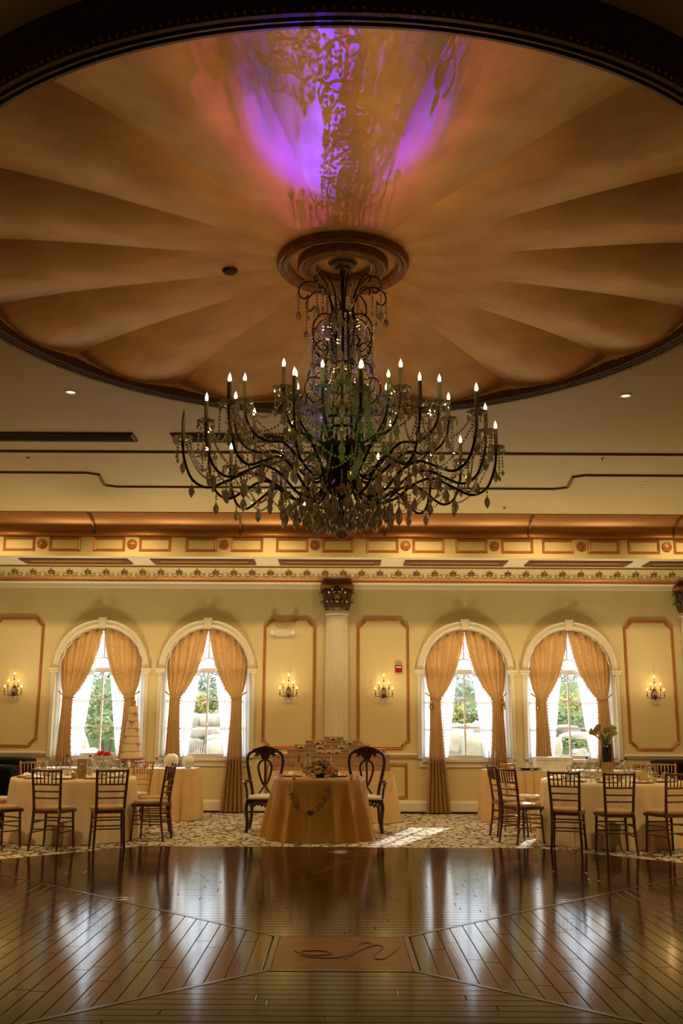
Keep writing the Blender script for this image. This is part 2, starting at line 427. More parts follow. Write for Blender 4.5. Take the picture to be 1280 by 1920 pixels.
def link(name, me, parent=None, loc=(0, 0, 0), rz=0, scale=None):
    o = bpy.data.objects.new(name, me)
    C.objects.link(o)
    o.parent = parent
    o.location = loc
    if rz: o.rotation_euler = (0, 0, rz)
    if scale: o.scale = scale
    return o
def tag(o, label, cat, group=None, kind=None):
    if label: o['label'] = label
    if cat: o['category'] = cat
    if group: o['group'] = group
    if kind: o['kind'] = kind
    return o
def thing(name, label, cat, loc=(0, 0, 0), rz=0, group=None, kind=None):
    o = bpy.data.objects.new(name, None)
    o.empty_display_size = .1
    C.objects.link(o)
    o.location = loc; o.rotation_euler = (0, 0, rz)
    return tag(o, label, cat, group, kind)
def struct(o, label, cat):
    return tag(o, label, cat, None, 'structure')
def dup(o, parent=None, loc=None, rz=None, label=None, group=None):
    c = o.copy(); C.objects.link(c); c.parent = parent
    if loc is not None: c.location = loc
    if rz is not None: c.rotation_euler = (0, 0, rz)
    if label: c['label'] = label
    if group: c['group'] = group
    for ch in [x for x in C.objects if x.parent is o]:
        d = dup(ch, c)
    return c
CH = {}
def spline(pts, k=6):
    """Catmull-Rom through tuples of any dimension"""
    out = []; n = len(pts)
    for i in range(n - 1):
        p0, p1, p2, p3 = pts[max(i - 1, 0)], pts[i], pts[i + 1], pts[min(i + 2, n - 1)]
        for j in range(k):
            t = j / k
            out.append(tuple(.5 * (2 * b + (c - a) * t + (2 * a - 5 * b + 4 * c - d) * t * t + (3 * b - a - 3 * c + d) * t ** 3) for a, b, c, d in zip(p0, p1, p2, p3)))
    out.append(tuple(pts[-1]))
    return out

# ================================================================ THE ROOM
WY = 17.46            # far wall face
ZC = 4.761            # flat ceiling
XL, XR, YB = -9.0, 9.0, -5.0
DC = (0.0, 6.88)      # dome and chandelier centre
DR = 2.86             # dome radius
WINS = [(-4.158, 1), (-2.317, 2), (2.161, 3), (3.975, 4)]
SPR = 2.395           # spring line of the arches
RO, RI = .843, .722
RL = .775             # half width of the openings below the spring line
SILL = .90

# --- floor: carpet with the octagonal dance floor let in
FC = (.015, 6.82); AP = 5.7
oct_pts = [(FC[0] + AP / math.cos(PI / 8) * math.cos(PI / 8 + k * PI / 4), FC[1] + AP / math.cos(PI / 8) * math.sin(PI / 8 + k * PI / 4)) for k in range(8)]
def annulus_rect(inner, rect, z, flip=False):
    """flat face set between a closed inner loop and a rectangle"""
    cx = sum(p[0] for p in inner) / len(inner); cyy = sum(p[1] for p in inner) / len(inner)
    x0, x1, y0, y1 = rect
    angs = sorted([(math.atan2(p[1] - cyy, p[0] - cx), 0, p) for p in inner] + [(math.atan2(q[1] - cyy, q[0] - cx), 1, q) for q in ((x0, y0), (x1, y0), (x1, y1), (x0, y1))])
    def to_rect(a):
        dx, dy = math.cos(a), math.sin(a); t = 1e9
        if dx > 1e-9: t = min(t, (x1 - cx) / dx)
        if dx < -1e-9: t = min(t, (x0 - cx) / dx)
        if dy > 1e-9: t = min(t, (y1 - cyy) / dy)
        if dy < -1e-9: t = min(t, (y0 - cyy) / dy)
        return (cx + dx * t, cyy + dy * t)
    inn = [(math.atan2(p[1] - cyy, p[0] - cx), p) for p in inner]; inn.sort()
    def to_in(a):
        for (a0, p0), (a1, p1) in zip(inn, inn[1:] + [(inn[0][0] + 2 * PI, inn[0][1])]):
            aa = a if a >= a0 else a + 2 * PI
            if a0 <= aa <= a1:
                dx, dy = math.cos(aa), math.sin(aa)
                ex, ey = p1[0] - p0[0], p1[1] - p0[1]
                den = dx * ey - dy * ex
                t = ((p0[0] - cx) * ey - (p0[1] - cyy) * ex) / den
                return (cx + dx * t, cyy + dy * t)
        return inn[0][1]
    A = [a for a, _, _ in angs]
    mb = MB(); n = len(A)
    vs = [(*to_in(a), z) for a in A] + [(*to_rect(a), z) for a in A]
    fs = [(i, (i + 1) % n, n + (i + 1) % n, n + i) for i in range(n)]
    if flip: fs = [f[::-1] for f in fs]
    mb.add(vs, [f[::-1] for f in fs])
    return mb
floor = annulus_rect(oct_pts, (XL, XR, YB, WY), 0).build('floor', 'carpet')
struct(floor, 'tan carpet with dark brown scroll pattern around the dance floor', 'floor')

dance = thing('dance_floor', 'octagonal polished dark plank dance floor with centre plaque', 'dance floor', (FC[0], FC[1], 0), kind='structure')
PZ = .010
MB().add([(p[0] - FC[0], p[1] - FC[1], -.004) for p in oct_pts], [tuple(range(8))]).build('subfloor', 'baseline', dance)
HX, HY = .425, .475
rims = MB()
for i in range(8):
    a, b = oct_pts[i], oct_pts[(i + 1) % 8]
    rims.bar((a[0] - FC[0], a[1] - FC[1], .002), (b[0] - FC[0], b[1] - FC[1], .002), .05, .016)
rims.build('edge_strip', 'plank_border', dance)
def octlim(y):      # half width of the octagon at offset y
    h = AP * math.tan(PI / 8)
    return AP if abs(y) <= h else AP - (abs(y) - h)
def quadplank(mb, q, bev=.0025, z=PZ):
    """chamfered board from 4 corners (counter-clockwise)"""
    cx = sum(p[0] for p in q) / 4; cyy = sum(p[1] for p in q) / 4
    def sh(p, d):
        v = Vector((cx - p[0], cyy - p[1]))
        return (p[0] + math.copysign(min(d, abs(v.x)), v.x), p[1] + math.copysign(min(d, abs(v.y)), v.y))
    a = [sh(p, .0016) for p in q]; b = [sh(p, .0016 + bev) for p in q]
    vs = [(*p, 0) for p in a] + [(*p, z - bev * .7) for p in a] + [(*p, z) for p in b]
    fs = [(8, 9, 10, 11)]
    for i in range(4):
        j = (i + 1) % 4
        fs += [(i, j, 4 + j, 4 + i), (4 + i, 4 + j, 8 + j, 8 + i)]
    mb.add(vs, fs)
planks = []
PW = .102
rnd = random.Random(3)
for sector in range(4):         # 0 far, 1 near: boards along x; 2 left, 3 right: boards along y
    off0 = HY if sector < 2 else HX
    oth = HX if sector < 2 else HY
    k = 0
    while True:
        t0 = off0 + .045 + k * PW; t1 = min(t0 + PW, AP - .03); k += 1
        if t0 >= AP - .05: break
        l0 = min(oth + (t0 - off0) - .03, octlim(t0) - .03); l1 = min(oth + (t1 - off0) - .03, octlim(t1) - .03)
        cuts = []; x = -max(l0, l1) + rnd.uniform(.3, 1.4)
        while x < min(l0, l1) - .25:
            if x > -min(l0, l1) + .25: cuts.append(x)
            x += rnd.uniform(.9, 1.7)
        ends0 = [-l0] + cuts + [l0]; ends1 = [-l1] + cuts + [l1]
        for i in range(len(ends0) - 1):
            a0, b0, a1, b1 = ends0[i], ends0[i + 1], ends1[i], ends1[i + 1]
            if sector == 0: q = [(a0, t0), (b0, t0), (b1, t1), (a1, t1)]
            elif sector == 1: q = [(b0, -t0), (a0, -t0), (a1, -t1), (b1, -t1)]
            elif sector == 2: q = [(-t0, a0), (-t0, b0), (-t1, b1), (-t1, a1)]
            else: q = [(t0, b0), (t0, a0), (t1, a1), (t1, b1)]
            cx = sum(p[0] for p in q) / 4 + FC[0]; cyy = sum(p[1] for p in q) / 4 + FC[1]
            vis = cyy > 4.9 and abs(cx) < .36 * cyy + .8
            planks.append((0 if vis else 1, cyy, sector, q))
planks.sort(key=lambda p: (p[0], p[1]))
for p in planks[:300]:
    mb = MB(); quadplank(mb, p[3]); mb.build('plank', 'plank_x' if p[2] < 2 else 'plank_y', dance)
for sec, nm in ((0, 'plank_x'), (1, 'plank_y')):
    mb = MB()
    for p in planks[300:]:
        if (p[2] < 2) == (sec == 0): quadplank(mb, p[3])
    mb.build('plank_field', nm, dance)['kind'] = 'stuff'
for sx in (-1, 1):              # mitre strips from the plaque corners and round the plaque
    for sy in (-1, 1):
        L = octlim(4.0)
        d = 3.55
        MB().bar((sx * HX, sy * HY, .006), (sx * (HX + d), sy * (HY + d), .006), .035, .012).build('mitre_strip', 'plank_border', dance)
for sx in (-1, 1):
    MB().box(min(sx * HX, sx * (HX + .035)), max(sx * HX, sx * (HX + .035)), -HY, HY, 0, .012).build('border_strip', 'plank_border', dance)
    MB().box(-HX, HX, min(sx * HY, sx * (HY + .035)), max(sx * HY, sx * (HY + .035)), 0, .012).build('border_strip', 'plank_border', dance)
plq = MB().box(-HX + .003, HX - .003, -HY + .003, HY - .003, 0, .011).build('plaque', 'plaque', dance)
plq['label'] = 'copper-brown square plaque with a script monogram'
mono = MB()
for pts, r in (([(-.30, .02), (-.20, -.10), (-.06, -.06), (-.13, .03), (-.26, .0), (-.22, -.14), (-.02, -.16), (.10, .02), (.20, .26), (.12, .24), (.05, -.06), (.02, -.20)], .009),
               ([(.02, -.2), (.12, .05), (.22, .20), (.27, .14), (.20, -.14), (.26, -.19), (.34, .02), (.37, .12)], .010)):
    mono.tube([(x, y, .0105) for x, y in spline(pts, 6)], r * .55, 6)
mono.build('monogram', 'plaque_mark', plq)

# --- far wall with four arched openings
Z_TOP = 6.0
def arch_pts(cx, r, n=32):
    return [(cx + r * math.cos(PI - PI * k / n), SPR + r * math.sin(PI - PI * k / n)) for k in range(n + 1)]
wall = MB()
def wq(x0, x1, z0, z1, Y=WY):
    wall.add([(x0, Y, z0), (x1, Y, z0), (x1, Y, z1), (x0, Y, z1)], [(0, 1, 2, 3)])
TH_W = .34
for Y in (WY, WY + TH_W):
    xs = XL
    for wx, _ in WINS:
        wq(xs, wx - RL, 0, Z_TOP, Y)
        wq(wx - RL, wx + RL, 0, SILL, Y)
        wq(wx - RL, wx - RI, SPR, Z_TOP, Y); wq(wx + RI, wx + RL, SPR, Z_TOP, Y)
        ap = arch_pts(wx, RI)
        n = len(ap)
        vs = [(x, Y, z) for x, z in ap] + [(x, Y, Z_TOP) for x, z in ap]
        wall.add(vs, [(i, i + 1, n + i + 1, n + i) for i in range(n - 1)])
        xs = wx + RL
    wq(xs, XR, 0, Z_TOP, Y)
for wx, _ in WINS:
    loop = [(wx - RL, SILL), (wx - RL, SPR)] + arch_pts(wx, RI) + [(wx + RL, SPR), (wx + RL, SILL)]
    n = len(loop)
    wall.add([(x, WY, z) for x, z in loop] + [(x, WY + TH_W, z) for x, z in loop], [(i, n + i, n + (i + 1) % n, (i + 1) % n) for i in range(n)])
wall_far = wall.build('wall_far', 'wall')
struct(wall_far, 'cream plaster wall with four arched windows and gold panel mouldings', 'wall')

def side_wall(name, mb, label, mt='wall'):
    return struct(mb.build(name, mt), label, 'wall')
side_wall('wall_left', MB().box(XL - .2, XL, YB - .2, WY + .34, 0, Z_TOP), 'cream plaster left side wall', 'wall')
side_wall('wall_right', MB().box(XR, XR + .2, YB - .2, WY + .34, 0, Z_TOP), 'cream plaster right side wall', 'wall')
side_wall('wall_back', MB().box(XL, XR, YB - .2, YB, 0, Z_TOP), 'dark wall behind the viewer', 'wall_back')
struct(MB().box(XL - .2, XR + .2, YB - .2, WY + .34, Z_TOP, Z_TOP + .1).build('roof_slab', 'wall_back'), 'flat roof slab above the ballroom', 'roof')

# --- panel mouldings with indented corners
def panel_outline(x0, x1, z0, z1, c=.115):
    def corner(cx, cz, sx, sz):
        return [(cx + sx * c, cz + 0), (cx + sx * c * .93, cz + sz * c * .30), (cx + sx * c * .30, cz + sz * c * .93), (cx, cz + sz * c)]
    return [(x0 + c, z1), (x1 - c, z1), (x1 - c * .9, z1 - c * .28), (x1 - c * .28, z1 - c * .9), (x1, z1 - c), (x1, z0 + c), (x1 - c * .28, z0 + c * .9), (x1 - c * .9, z0 + c * .28),
            (x1 - c, z0), (x0 + c, z0), (x0 + c * .9, z0 + c * .28), (x0 + c * .28, z0 + c * .9), (x0, z0 + c), (x0, z1 - c), (x0 + c * .28, z1 - c * .9), (x0 + c * .9, z1 - c * .28)]
def frame_loop(mb, loop, w, d, conv):
    """raised moulding around a closed 2-D loop; conv(x, z, out) -> 3-D"""
    n = len(loop); cx = sum(p[0] for p in loop) / n; cz = sum(p[1] for p in loop) / n
    prof = [(-.5, 0), (-.42, .7), (-.15, 1), (.12, .62), (.35, .9), (.5, 0)]
    offs = []
    for i in range(n):
        a, b, c_ = Vector(loop[i - 1]), Vector(loop[i]), Vector(loop[(i + 1) % n])
        t1 = (b - a).normalized(); t2 = (c_ - b).normalized()
        n1 = Vector((t1.y, -t1.x)); n2 = Vector((t2.y, -t2.x))
        m = (n1 + n2).normalized(); m = m / max(.5, m.dot(n1))
        if m.dot(b - Vector((cx, cz))) < 0: m = -m
        offs.append(m)
    base = len(mb.v)
    for (x, z), m in zip(loop, offs):
        for u, h in prof:
            mb.v.append(conv(x + m.x * u * w, z + m.y * u * w, h * d))
    k = len(prof)
    for i in range(n):
        j = (i + 1) % n
        for q in range(k - 1):
            mb.f.append((base + i * k + q, base + i * k + q + 1, base + j * k + q + 1, base + j * k + q))
wall_conv = lambda x, z, h: (x, WY - h - .001, z)
for i, (x0, x1, z0, z1) in enumerate([(-6.05, -5.20, 1.08, 3.245), (-1.325, -.46, 1.08, 3.245), (.305, 1.165, 1.08, 3.245), (4.955, 5.78, 1.08, 3.245)]):
    mb = MB(); frame_loop(mb, panel_outline(x0, x1, z0, z1), .05, .025, wall_conv)
    mb.build('panel_molding', 'gold_trim', wall_far)
for x0, x1 in ((-6.2, -5.25), (-1.25, -.5), (.42, 1.12), (5.0, 5.8)):
    mb = MB(); frame_loop(mb, [(x0, .80), (x1, .80), (x1, .27), (x0, .27)], .045, .02, wall_conv)
    mb.build('panel_molding', 'gold_trim', wall_far)

# --- chair rail, baseboard in the stretches between windows
gaps = [(XL, WINS[0][0] - RO), (WINS[1][0] + RO, WINS[2][0] - RO), (WINS[3][0] + RO, XR)]
rail_prof = [(WY, .905), (WY - .022, .912), (WY - .03, .94), (WY - .05, .955), (WY - .05, .975), (WY - .02, .985), (WY, .99)]
for i, (a, b) in enumerate(gaps):
    struct(MB().sweep(rail_prof, a, b).build('trim_%d' % (i + 1), 'white_trim'), ['pale chair rail left of the windows', 'pale chair rail between the window pairs', 'pale chair rail right of the windows'][i], 'chair rail')
base_prof = [(WY, .21), (WY - .012, .205), (WY - .02, .18), (WY - .03, .17), (WY - .03, .0)]
struct(MB().sweep(base_prof, XL, XR).build('baseboard_far', 'white_trim'), 'cream baseboard along the window wall', 'baseboard')
struct(MB().sweep([(WY - .03, .035), (WY - .045, .03), (WY - .045, 0)], XL, XR).build('trim_4', 'baseline'), 'dark shoe strip at the foot of the window wall', 'trim')
# --- windows
def bar_rect(x0, x1, z0, z1, y0, y1):
    return MB().box(x0, x1, y0, y1, z0, z1)
for wx, wi in WINS:
    W = thing('window_%d' % wi, ['tall arched window behind the wedding cake', 'arched window second from the left over a boulder garden', 'arched window just right of the fluted column', 'arched window behind the calla lilies'][wi - 1], 'window', (wx, WY, 0), kind='structure')
    # casing on the wall face
    ar = MB()
    n = 40
    prof = [(RI, 0), (RI + .004, -.045), (RI + .03, -.06), (RI + .055, -.045), (RI + .095, -.05), (RO - .01, -.075), (RO, -.06), (RO, 0)]
    for k in range(n + 1):
        a = PI - PI * k / n
        for r, y in prof: ar.v.append((r * math.cos(a), y, SPR + r * math.sin(a)))
    kk = len(prof)
    for k in range(n):
        for q in range(kk - 1): ar.f.append((k * kk + q, k * kk + q + 1, (k + 1) * kk + q + 1, (k + 1) * kk + q))
    ar.build('arch_casing', 'white_trim', W, 'auto')
    MB().prism([(-.05, SPR + RI - .03), (.05, SPR + RI - .03), (.075, SPR + RO + .03), (-.075, SPR + RO + .03)], -.10).build('keystone', 'white_trim', W)
    for s in (-1, 1):
        x0, x1 = sorted((s * RL, s * (RO - .005)))
        p = MB().box(x0, x1, -.04, 0, .90, SPR - .07)
        xm = (x0 + x1) / 2
        p.box(xm - .018, xm + .018, -.05, -.04, 1.0, SPR - .13)
        p.build('pilaster', 'white_trim', W)
        x0, x1 = sorted((s * (RI - .005), s * (RO + .025)))
        MB().box(x0, x1, -.06, 0, SPR - .07, SPR - .03).box(x0 - .012, x1 + .012, -.078, 0, SPR - .03, SPR).build('capital', 'white_trim', W)
    MB().box(-RL - .0, RL + .0, -.05, .2, SILL - .05, SILL + .0).box(-RO + .02, RO - .02, -.02, -.002, SILL - .14, SILL - .05).build('sill', 'white_trim', W)
    # sash frame and muntins
    FY0, FY1 = .19, .24
    fr = MB()
    fr.box(-RL, -RI + .05, FY0, FY1 + .02, SILL, SPR).box(RI - .05, RL, FY0, FY1 + .02, SILL, SPR).box(-RI + .05, RI - .05, FY0, FY1 + .02, SILL, SILL + .06).box(-RI + .05, RI - .05, FY0 - .01, FY1 + .03, SPR - .06, SPR + .02)
    fr.build('frame', 'sash_white', W)
    af = MB(); prof = [(RI, FY0), (RI - .05, FY0), (RI - .05, FY1), (RI, FY1)]
    for k in range(25):
        a = PI * k / 24
        for r, y in prof: af.v.append((r * math.cos(a), y, SPR + r * math.sin(a)))
    for k in range(24):
        for q in range(3): af.f.append((k * 4 + q, k * 4 + q + 1, (k + 1) * 4 + q + 1, (k + 1) * 4 + q))
    af.build('arch_frame', 'sash_white', W)
    z0, z1 = SILL + .06, SPR - .06
    cols = [-.345, 0, .345]; rows = [z0 + (z1 - z0) * k / 3 for k in (1, 2)]
    for x in cols: MB().box(x - .015, x + .015, FY0 + .005, FY1, z0, z1).build('muntin', 'sash_white', W)
    for z in rows: MB().box(-RI + .05, RI - .05, FY0 + .003, FY1 - .002, z - .015, z + .015).build('muntin', 'sash_white', W)
    for a in (45, 90, 135):
        ca, sa = math.cos(math.radians(a)), math.sin(math.radians(a))
        MB().bar((.2 * ca, FY0 + .02, SPR + .2 * sa), ((RI - .05) * ca, FY0 + .02, SPR + (RI - .05) * sa), .03, .03, up=(0, 1, 0)).build('muntin', 'sash_white', W)
    MB().tube([(.2 * math.cos(PI * k / 12), FY0 + .02, SPR + .2 * math.sin(PI * k / 12)) for k in range(13)], .017, 6).build('muntin', 'sash_white', W)
    xs = [-RI + .05, -.345, 0, .345, RI - .05]; zs = [z0] + rows + [z1]
    for i in range(4):
        for j in range(3):
            MB().box(xs[i], xs[i + 1], FY0 + .022, FY0 + .026, zs[j], zs[j + 1]).build('pane', 'pane', W)
    MB().add([(0, FY0 + .024, SPR)] + [((RI - .05) * math.cos(PI * k / 24), FY0 + .024, SPR + (RI - .05) * math.sin(PI * k / 24)) for k in range(25)], [(0, k, k + 1) for k in range(1, 25)]).build('pane', 'pane', W)

# --- entablature: architrave, ornament band, soffit, frieze, cove
ZS = 4.129; YFR = 16.06; ZF1 = 4.502
corn = thing('cornice', 'deep gilded cornice with palmettes, soffit frames and rosette frieze', 'cornice', kind='structure')
MB().sweep([(WY, 3.80), (WY - .05, 3.80), (WY - .06, 3.87), (WY - .14, 3.885)], XL, XR).build('architrave', 'white_trim', corn)
MB().sweep([(WY - .14, 3.885), (WY - .16, 3.90), (WY - .16, 3.915), (WY - .20, 3.925), (WY - .22, 3.95), (WY - .235, 3.955)], XL, XR).build('gilded_band', 'gold_trim', corn)
orn_prof = [(WY - .235, 3.955), (WY - .25, 3.985), (WY - .29, 4.02), (WY - .34, 4.06), (WY - .40, 4.105)]
MB().sweep(orn_prof, XL, XR).build('ornament_band', 'frieze', corn)
MB().sweep([(WY - .40, 4.105), (WY - .415, 4.107), (WY - .415, 4.120), (WY - .46, 4.129)], XL, XR).build('bead_molding', 'ornament', corn)
MB().sweep([(WY - .46, ZS), (YFR, ZS)], XL, XR).build('soffit', 'white_trim', corn)
MB().sweep([(YFR, ZS), (YFR, 4.175), (YFR + .015, 4.18), (YFR + .015, ZF1 - .05)], XL, XR).build('frieze', 'frieze', corn)
MB().sweep([(YFR + .015, ZF1 - .05), (YFR - .015, ZF1 - .045), (YFR - .03, ZF1 - .02), (YFR - .03, ZF1)], XL, XR).build('frieze_cap', 'gold_trim', corn)
YCE = 15.56
cv = [(YCE + (YFR - .03 - YCE) * math.cos(PI / 2 * k / 16), ZF1 + (ZC - ZF1) * math.sin(PI / 2 * k / 16)) for k in range(17)]
MB().sweep(cv, XL, XR).build('cove', 'cove_gold', corn, True)
MB().sweep([(YCE + .02, ZC + .004), (YCE + .01, ZC - .018), (YCE - .02, ZC - .018), (YCE - .03, ZC)], XL, XR).build('ceiling_edge_bead', 'gold_trim', corn)
for X in (-6.45, -4.05, -1.65, .72, 3.07, 5.45):
    rb = MB()
    for k in range(16):
        (ya, za), (yb, zb) = cv[k], cv[k + 1]
        rb.bar((X, ya - .006, za - .006), (X, yb - .006, zb - .006), .06, .03, up=(1, 0, 0))
    rb.build('cove_rib', 'bronze_trim', corn)
# palmettes
pal = MB()
def leaf2d(mb, a, L, w, base=(0, 0), d=.012):
    ca, sa = math.sin(a), math.cos(a)
    pts = [(0, 0), (-w, .35 * L), (-w * .8, .75 * L), (0, L), (w * .8, .75 * L), (w, .35 * L)]
    P = [(base[0] + x * sa + y * ca, base[1] - x * ca + y * sa) for x, y in pts]
    cx = base[0] + .55 * L * ca; cz = base[1] + .55 * L * sa
    mb.add([(x, 0, z) for x, z in P] + [(cx, -d, cz)], [(i, (i + 1) % 6, 6) for i in range(6)])
for a, L in ((-1.1, .055), (-.6, .075), (0, .105), (.6, .075), (1.1, .055)): leaf2d(pal, a, L, .013, (0, .03))
for s in (-1, 1):
    pal.tube([(s * .012, -.006, .028), (s * .05, -.008, .012), (s * .085, -.008, .018), (s * .095, -.008, .036), (s * .08, -.008, .04)], .006, 5)
pal_me = pal.mesh('palmette', 'ornament')
tilt = math.atan2(.165, .15)
k = 0
x = -6.3
while x < 6.35:
    o = link('palmette', pal_me, corn, (x, WY - .262, 3.962), 0, (1.35, 1.3, 1.35))
    o.rotation_euler = (tilt * .95, 0, 0)
    x += .317
# frieze frames and rosettes
ros = MB()
ros.lathe([(.082, 0), (.082, .010), (.07, .018), (.06, .010), (.03, .012), (.02, .024), (0, .026)], 20)
for k in range(8):
    a = k * PI / 4
    ros.bead((.045 * math.cos(a), .045 * math.sin(a), .012), .016)
ros_me = ros.mesh('rosette', 'gold_trim')
fz = (4.235, 4.425)
fconv = lambda x, z, h: (x, YFR + .015 - h, z)
rx = [atY(px, 1026, YFR).x for px in (78, 247, 420, 590, 760, 927, 1089, 1250)]
rx = [rx[0] - 1.48] + rx + [rx[-1] + 1.42]
for i, X in enumerate(rx):
    o = link('rosette', ros_me, corn, (X, YFR + .014, 4.33)); o.rotation_euler = (PI / 2, 0, 0)
    for s in (-1, 1):
        x0, x1 = sorted((X + s * .135, X + s * .615))
        mb = MB(); frame_loop(mb, [(x0, fz[1]), (x1, fz[1]), (x1, fz[0]), (x0, fz[0])], .045, .018, fconv)
        mb.build('frieze_frame', 'gold_trim', corn)
# soffit frames
sconv = lambda x, y, h: (x, y, ZS - h)
for a, b in ((48, 235), (290, 470), (528, 708), (766, 947), (1000, 1183), (1230, 1415)):
    x0 = atZ(a, 1050, ZS).x; x1 = atZ(b, 1050, ZS).x
    mb = MB(); frame_loop(mb, [(x0, 16.72), (x1, 16.72), (x1, 16.34), (x0, 16.34)], .13, .03, sconv)
    so = mb.build('soffit_frame', 'bronze_trim', corn)
    MB().box(x0 + .05, x1 - .05, 16.38, 16.68, ZS - .012, ZS - .001).build('soffit_panel', 'ornament', so)

# --- ceiling with the round dome opening
circ = [(DC[0] + DR * math.cos(2 * PI * k / 128), DC[1] + DR * math.sin(2 * PI * k / 128)) for k in range(128)]
ceil = annulus_rect(circ, (XL, XR, YB, YCE), ZC, True).build('ceiling', 'ceiling')
struct(ceil, 'flat cream ceiling around the round gold dome', 'ceiling')
cconv = lambda x, y, h: (x, y, ZC - h)
for pts in ([(XL, 11.955), (XR, 11.955)],
            [(XL, 13.01), (-3.44, 13.01), (-3.30, 13.10), (-3.36, 13.70), (-3.20, 13.80), (3.02, 13.80), (3.20, 13.70), (3.14, 13.10), (3.27, 13.01), (XR, 13.01)]):
    mb = MB()
    for a, b in zip(pts, pts[1:]):
        mb.bar((a[0], a[1], ZC - .009), (b[0], b[1], ZC - .009), .045, .018)
        mb.bar((a[0], a[1], ZC - .016), (b[0], b[1], ZC - .016), .02, .02)
    mb.build('ceiling_molding', 'bronze_trim', ceil)
# dome: sixteen concave gores meeting in ridges
NG = 16
def dome_z(rr, s):
    q = rr / DR
    ridge = -.15 + .205 * (1 - q * q)
    e = max(0.0, (q - .30) / .70)
    lift = .085 * e * e * (3 - 2 * e) * abs(s) ** 1.8
    return ZC + ridge + lift
dome = thing('dome', 'shallow gold dome of sixteen scooped gores above the chandelier', 'dome', (DC[0], DC[1], 0), kind='structure')
gm = MB()
NS, NR = 16, 30
for i in range(NS + 1):
    s = -1 + 2 * i / NS
    a = PI / NG * s
    for j in range(NR + 1):
        rr = .30 + (DR - .30) * j / NR
        gm.v.append((rr * math.cos(a), rr * math.sin(a), dome_z(rr, s)))
    gm.v.append(((DR + .005) * math.cos(a), (DR + .005) * math.sin(a), ZC - .165))
for i in range(NS):
    for j in range(NR + 1):
        gm.f.append((i * (NR + 2) + j, i * (NR + 2) + j + 1, (i + 1) * (NR + 2) + j + 1, (i + 1) * (NR + 2) + j))
gm_me = gm.mesh('gore', 'dome_gold', 'auto')
for g in range(NG):
    link('gore', gm_me, dome, (0, 0, 0), g * 2 * PI / NG)
MB().lathe([(.32, dome_z(.3, 1) - .002), (.2, dome_z(.2, 1) + .001), (0, dome_z(0, 1))], 48).build('crown_disc', 'dome_gold', dome, True)
rim = thing('dome_rim', 'dark gilded ring moulding around the dome', 'moulding', (DC[0], DC[1], ZC), kind='structure')
rp = [(DR + .01, .05), (DR + .0, -.17), (DR + .008, -.195), (DR + .03, -.20), (DR + .036, -.19), (DR + .05, -.192), (DR + .056, -.20), (DR + .07, -.202), (DR + .076, -.192), (DR + .09, -.194), (DR + .10, -.204), (DR + .125, -.205), (DR + .14, -.19), (DR + .15, -.17), (DR + .16, -.10), (DR + .19, -.03), (DR + .20, 0)]
MB().lathe(rp, 160).build('ring', 'ring_bronze', rim, 'auto')
bd = MB()
for k in range(420):
    a = 2 * PI * k / 420
    bd.bead(((DR + .142) * math.cos(a), (DR + .142) * math.sin(a), -.195), .011)
bd.build('bead_string', 'gold_trim', rim)['kind'] = 'stuff'

# --- ceiling medallion
med = thing('ceiling_medallion', 'round bronze ceiling medallion with three moulded rings', 'medallion', (DC[0], DC[1], 4.795), kind='structure')
med.scale = (.94, .94, .94)
MB().lathe([(.52, .06), (.525, -.01), (.51, -.04), (.485, -.03), (.475, -.045), (.455, -.03), (.44, -.035), (.42, -.01), (.42, .03)], 72).build('outer_ring', 'medallion', med, 'auto')
MB().lathe([(.36, .03), (.36, -.03), (.345, -.055), (.325, -.05), (.31, -.065), (.285, -.04), (.275, -.045), (.25, -.05), (.235, -.035), (.22, -.04), (.205, -.01), (.205, .03)], 72).build('inner_ring', 'medallion', med, 'auto')
MB().lathe([(.43, .015), (.0, .015)], 48).build('disc', 'dome_gold', med)
eg = MB()
for k in range(56):
    a = 2 * PI * k / 56
    eg.bead((.268 * math.cos(a), .268 * math.sin(a), -.047), .012)
eg.build('egg_band', 'gold_trim', med)['kind'] = 'stuff'

